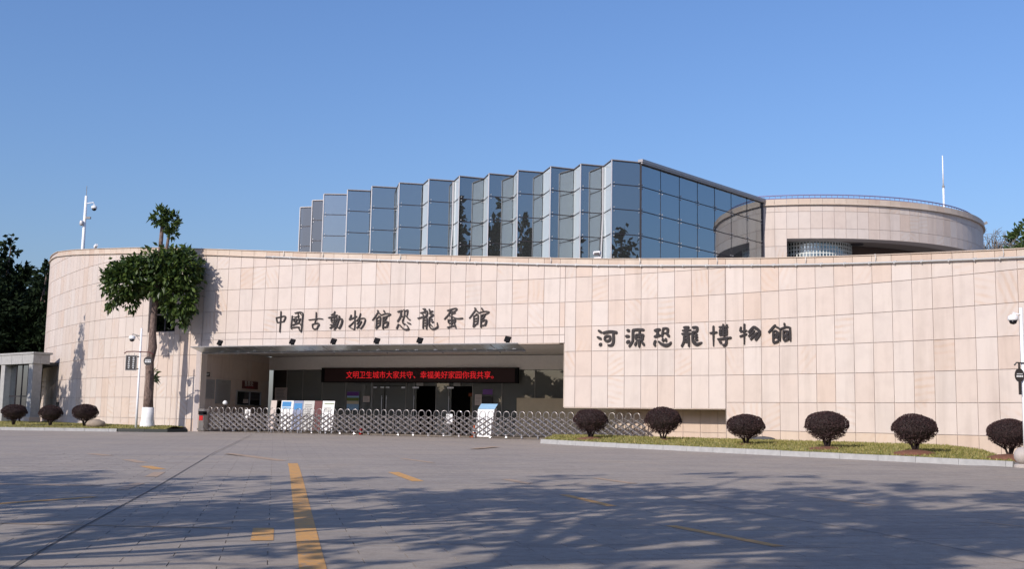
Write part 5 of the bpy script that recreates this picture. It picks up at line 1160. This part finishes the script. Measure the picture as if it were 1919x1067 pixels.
# ------------------------------------------------------------------ camera and sign poles
def sign_pole(x, y, z0, h, label):
    t = thing('sign_pole', (x, y, z0), label, 'pole')
    obj('pole', MB().tube([(x, y, z0 - .1), (x, y, z0 + 1.6), (x, y, z0 + h)], [.075, .06, .05], 10), M['white'], t, True)
    return t
PX, PY = -20.0, 60.55
t = sign_pole(PX, PY, .0, 5.35, 'white pole with a dome camera and hanging black signs beside the pollarded tree')
obj('arm', MB().tube([(PX, PY, 4.9), (PX - .45, PY - .05, 5.02), (PX - .48, PY - .05, 4.9)], .028, 6).tube([(PX, PY, 4.6), (PX - .3, PY, 4.98)], .016, 5), M['grey'], t); dome_cam(t, PX - .47, PY - .05, 4.78, 1.35)
hb = MB(); hb.tube([(PX - .84, PY - .06, 3.96), (PX - .72, PY - .06, 4.06), (PX - .3, PY - .06, 4.08), (PX + .5, PY - .06, 4.05), (PX + .72, PY - .06, 3.95)], .03, 6); obj('hanger_bar', hb, M['maroon'], t)
sg = obj('sign_board', MB().box((PX - .44, PY - .05, 3.46), (.55, .05, .76)), M['sign'], t); fr_ = MB()
for s_ in (-1, 1): fr_.box((PX - .44 + s_ * .285, PY - .05, 3.46), (.03, .07, .8)); fr_.box((PX - .44, PY - .05, 3.46 + s_ * .395), (.57, .07, .03))
fr_.box((PX - .44 - .15, PY - .05, 3.93), (.02, .02, .14)); fr_.box((PX - .44 + .15, PY - .05, 3.93), (.02, .02, .14)); obj('sign_frame', fr_, M['grey'], sg)
gl_ = MB(); rg = random.Random(3)
for cx in (-.12, .12):
    for i in range(6):
        zc = 3.74 - i * .108
        for s2 in range(3): gl_.box((PX - .44 + cx, PY - .078, zc - .03 + s2 * .026), (rg.uniform(.07, .125), .004, .012))
        gl_.box((PX - .44 + cx + rg.uniform(-.03, .03), PY - .078, zc - .005), (.016, .0042, .085))
tag(obj('sign_text', gl_, M['ink'], sg), kind='stuff')
rs = obj('round_sign', MB().tube([(PX + .46, PY - .03, 3.58), (PX + .46, PY - .08, 3.58)], .235, 20).box((PX + .5, PY - .05, 3.9), (.03, .03, .22)), M['sign'], t)
gl_ = MB(); gl_.box((PX + .46, PY - .083, 3.64), (.3, .004, .03))
for k in range(4): gl_.box((PX + .33 + k * .085, PY - .083, 3.54), (.06, .004, .09))
tag(obj('sign_text', gl_, M['ink'], rs), kind='stuff')
obj('clamp', MB().box((PX - .1, PY - .03, 3.8), (.16, .05, .05)).box((PX - .1, PY - .03, 3.14), (.16, .05, .05)), M['black'], t)
PX, PY = 15.08, 33.0; pz = gz(PX, PY)
t = sign_pole(PX, PY, pz, 4.65, 'white pole with a dome camera and an oval black sign at the right edge')
obj('arm', MB().tube([(PX, PY, 4.12), (PX - .24, PY - .02, 4.18), (PX - .25, PY - .02, 4.08)], .022, 6).box((PX - .12, PY - .02, 4.14), (.25, .05, .04)), M['white'], t); dome_cam(t, PX - .25, PY - .02, 3.98, 1.15)
hb = MB(); hb.tube([(PX - .28, PY - .06, 2.62), (PX - .21, PY - .06, 2.70), (PX, PY - .06, 2.69), (PX + .3, PY - .06, 2.66)], .022, 6); obj('hanger_bar', hb, M['sign'], t)
ov = MB(); q = [( .135 * math.cos(a), .20 * math.sin(a)) for a in [2 * PI * k / 22 for k in range(22)]]
vs = [(PX - .145 + x, PY - .09, 2.33 + z) for x, z in q] + [(PX - .145 + x, PY - .05, 2.33 + z) for x, z in q]; n = 22
ov.add(vs, [tuple(range(n)), tuple(range(2 * n - 1, n - 1, -1))] + [(k, k + n, (k + 1) % n + n, (k + 1) % n) for k in range(n)])
ov.box((PX - .14, PY - .07, 1.96), (.075, .035, .4)); ov.box((PX - .145, PY - .07, 2.6), (.045, .035, .2)); rs = obj('oval_sign', ov, M['sign'], t)
gl_ = MB(); gl_.box((PX - .145, PY - .093, 2.37), (.17, .004, .018))
for k in range(4): gl_.box((PX - .22 + k * .05, PY - .093, 2.30), (.036, .004, .055))
tag(obj('sign_text', gl_, M['ink'], rs), kind='stuff')

# ------------------------------------------------------------------ trees round the place
def tree_mesh(h, lobes, n, ln, seed, trunk_r, droop=.2, cl=12, spread=.5, wd=.5, shell=.45):
    tr_ = MB(); z1 = min(l[2] for l in lobes)
    tr_.tube([(0, 0, -.2), (.05, .03, h * .25), (-.04, .02, h * .5), (.02, 0, h * .8)], [trunk_r, trunk_r * .8, trunk_r * .6, trunk_r * .25], 9)
    limbs(tr_, (0, 0, h * .42), [(l[0], l[1], l[2]) for l in lobes], trunk_r * .45, seed)
    cr_ = MB(); foliage(cr_, lobes, n, ln, seed + 1, cl, spread, droop, wd, shell)
    return tr_.mesh('trunk', True), cr_.mesh('crown')
def put_tree(name, meshes, loc, rz, sc, mat, label, cat='tree', group=None, bk=None):
    wm = Matrix.Translation(loc) @ Matrix.Rotation(rz, 4, 'Z') @ Matrix.Diagonal((sc, sc, sc, 1))
    t = bpy.data.objects.new(name, None); link(t, None, None, wm); tag(t, label, cat, group)
    obj('trunk', meshes[0], bk or M['bark'], t, wm=wm); obj('crown', meshes[1], mat, t, wm=wm)
def spire(h, r, n, seed, z0=.12):
    rg = random.Random(seed); out_ = []
    k = 13
    for i in range(k):
        f = i / (k - 1); rr = r * (1 - f) ** .8 * rg.uniform(.75, 1.1) + .25; a = rg.uniform(0, 6.3); o_ = rr * .35
        out_.append((o_ * math.cos(a), o_ * math.sin(a), h * (z0 + (1 - z0) * f), rr, rr, h / k * .85))
    return out_
TA = tree_mesh(17, spire(17, 3.9, 9, 1), 13000, .6, 31, .35, .2, 10, .6, .55, .3)
TB = tree_mesh(15, spire(15, 3.6, 9, 2), 12000, .6, 33, .32, .2, 10, .6, .55, .3)
GT = 'dark trees behind the left end of the wall'
for i, (x, y, s_, me, lab) in enumerate([(-43.8, 97, .95, TA, 'tall dark pointed tree at the left picture edge behind the porch'), (-40.6, 99, .95, TB, 'dark pointed tree behind the porch, second from the left edge'), (-39.6, 95, .9, TB, 'lower dark tree behind the porch pillar'),
                                       (-48, 96, 1.0, TA, 'dark tree beyond the left picture edge'), (-37.6, 97, .74, TA, 'dark tree nearest the left end of the wall'), (-45.5, 91, .82, TB, 'low dark tree in front of the pointed trees'), (-42, 90, .8, TA, 'short dark tree right behind the porch roof'), (-38.5, 92, .85, TB, 'dark tree between the porch roof and the left end of the wall'), (-46.5, 94, .95, TA, 'dark tree at the very left edge of the picture, in front'), (-43, 104, .95, TB, 'dark tree farthest back on the left'), (-48, 103, 1.0, TB, 'dark tree farthest left at the back')]):
    put_tree('dark_tree', me, (x, y, -.2), i * 1.3, s_, M['leafd'], lab, 'tree', GT)
TD = tree_mesh(20, [(0, 0, 17.5, 2.6, 2.6, 2.2), (-1.6, .5, 15.5, 2.2, 2.4, 1.8), (1.8, 0, 15, 2.6, 2.6, 2.2), (0, 1, 12.5, 3.2, 3, 2.4), (-1.2, -1, 10.5, 3, 3, 2), (1.5, 0, 8.5, 3, 3, 2)], 7000, .6, 41, .4)
put_tree('dense_tree', TD, (47.6, 100, -.2), .4, 1.0, M['leafm'], 'dense green tree at the right edge beyond the round tower')
bt = MB(); rg = random.Random(17); bt.tube([(0, 0, 0), (.1, 0, 7), (.2, 0, 11)], [.3, .22, .14], 8)
for k in range(420):
    a = rg.uniform(0, 6.3); z0 = rg.uniform(9, 15.5); r1 = rg.uniform(.4, 1.8); p0 = Vector((r1 * .4 * math.cos(a), r1 * .4 * math.sin(a), z0)); p1 = p0 + Vector((math.cos(a) * r1, math.sin(a) * r1, rg.uniform(.6, 2.2)))
    bt.tube([p0, p0.lerp(p1, .5) + rand_dir(rg) * .15, p1], [.06, .04, .02], 3)
    for q in range(4): e = p0.lerp(p1, rg.uniform(.3, 1)); bt.tube([e, e + rand_dir(rg) * .7 + Vector((0, 0, .3))], [.03, .015], 3)
for k in range(8): a = k * .8; bt.tube([(.15, 0, 9.5), (1.2 * math.cos(a), 1.2 * math.sin(a), 12), (1.9 * math.cos(a), 1.9 * math.sin(a), 14.5)], [.12, .07, .03], 5)
wm = Matrix.Translation((42.3, 98, 0.6)); t = bpy.data.objects.new('bare_tree', None); link(t, None, None, wm); tag(t, 'bare grey twiggy tree between the round tower and the green tree', 'tree'); obj('branches', bt, M['baretwig'], t, True, wm)
bm_ = MB(); foliage(bm_, [(0, 0, 13.7, 1.9, 1.5, 1.2), (-1.5, 0, 13, 1.2, 1.2, 1), (1.8, 0, 13.3, 1.4, 1.4, 1.2)], 1500, .6, 51, 10, .5, .4, .3); bt2 = MB().tube([(0, 0, 0), (0, 0, 13.5)], [.25, .1], 8)
put_tree('bushy_tree', (bt2.mesh('trunk'), bm_.mesh('crown')), (43.2, 94, 1.1), 0, 1, M['leafm'], 'bright green bushy treetop just above the wall at the right')
# tall slim tree left of the picture whose shade falls on the left wing
SP = tree_mesh(12, [(-.3, 0, 5.6, 1.3, 1.3, 1.0), (.2, 0, 6.9, 1.35, 1.3, 1.1), (-.2, 0, 8.2, 1.2, 1.2, 1.0), (.3, 0, 9.4, 1.0, 1.0, .9), (.6, 0, 10.6, .55, .6, .8), (.85, 0, 11.7, .28, .3, .7), (-.7, 0, 9.9, .35, .35, .6)], 3600, .36, 61, .12, .1, 9, .35, .5, .3)
put_tree('slim_tree', SP, (-34.0, 65.4, 0), 0, 1, M['leafm'], 'slim pointed tree left of the picture shading the wall beside the porch')
# open-crowned trees behind and beside the viewer: their shade dapples the plaza
def open_crown(seed, r, n):
    rg = random.Random(seed); lob = []
    for k in range(n):
        a = rg.uniform(0, 6.3); d = r * rg.uniform(.25, 1); lob.append((d * math.cos(a), d * math.sin(a), rg.uniform(7.2, 10.6), rg.uniform(.6, 1.5), rg.uniform(.6, 1.5), rg.uniform(.35, .7)))
    return lob
OC = [tree_mesh(10, open_crown(71, 4.4, 14), 2700, .34, 71, .2, .3, 12, .4), tree_mesh(10, open_crown(75, 4.4, 13), 2500, .34, 75, .2, .3, 12, .4)]
for i, (x, y, me, s_, lab) in enumerate([(-12.0, 10.1, 0, .85, 'open-crowned tree left of the picture edge shading the yellow line'), (-7.45, 8.4, 1, 1.0, 'open-crowned tree just left of the picture, its trunk shade crossing the near corner'), (-6.3, 3.4, 0, 1.45, 'tall open-crowned tree left of the viewer'),
                                        (-3.1, 1.6, 1, .8, 'short open-crowned tree beside the viewer'), (-5.0, -1.5, 1, 1.6, 'tallest open-crowned tree behind the viewer on the left'), (-17.0, 10.5, 1, .85, 'open-crowned tree farthest left of the viewer'), (-9.6, 5.6, 0, .95, 'open-crowned tree left of the viewer between two others')]):
    put_tree('shade_tree', OC[me], (x, y, gz(x, y)), i * 1.1, s_, M['leafm'], lab, 'tree', 'shade trees around the viewer')
# far tall trees mirrored in the glass hall
for i, (x, y, s_, lab) in enumerate([(27, 26, 1.5, 'tall dark tree right of the picture mirrored in the glass hall'), (36, 20, 1.7, 'taller dark tree far right of the picture'), (21, 12, 1.2, 'dark tree right of the viewer along the road'), (38.0, 30.5, 1.2, 'dark tree at the far right end of the wall'), (30, 8, 1.75, 'tallest dark tree right of the viewer'), (14, -8, 1.3, 'dark tree behind the viewer on the right')]):
    put_tree('mirrored_tree', TA if i % 2 else TB, (x, y, -.6), i * 2.0, s_, M['leafd'], lab, 'tree', 'tall trees right of the picture')
PT = tree_mesh(12, [(0, 0, 9, 3, 3, 2), (-2, 0, 7.5, 2.5, 2.5, 1.8), (2, .5, 7.5, 2.5, 2.5, 1.8), (0, 0, 6.5, 3, 3, 1.6)], 5000, .5, 91, .25)
put_tree('dense_tree', PT, (-40.0, 65.0, -.2), 0, 1, M['leafd'], 'dense tree left of the picture shading the porch')
for i, (x, y, s_) in enumerate([(-50, 44, .75), (-53, 37, .8), (-49, 30, .7), (-55, 25, .85), (-50, 18, .75), (-58, 50, .8), (-47, 10, .7), (-60, 32, .9)]):
    put_tree('roadside_tree', TB if i % 2 else TA, (x, y, -.6), i * 1.7, s_ * 1.3, M['leafd'], ['dark tree in the far row left of the picture, nearest the porch', 'dark tree in the far row left of the picture, second', 'short dark tree in the far row left of the picture', 'tall dark tree in the far row left of the picture', 'dark tree in the far row well left of the viewer', 'dark tree at the back of the far left row', 'dark tree at the near end of the far left row', 'tallest dark tree at the back of the far left row'][i], 'tree', 'row of trees left of the picture')
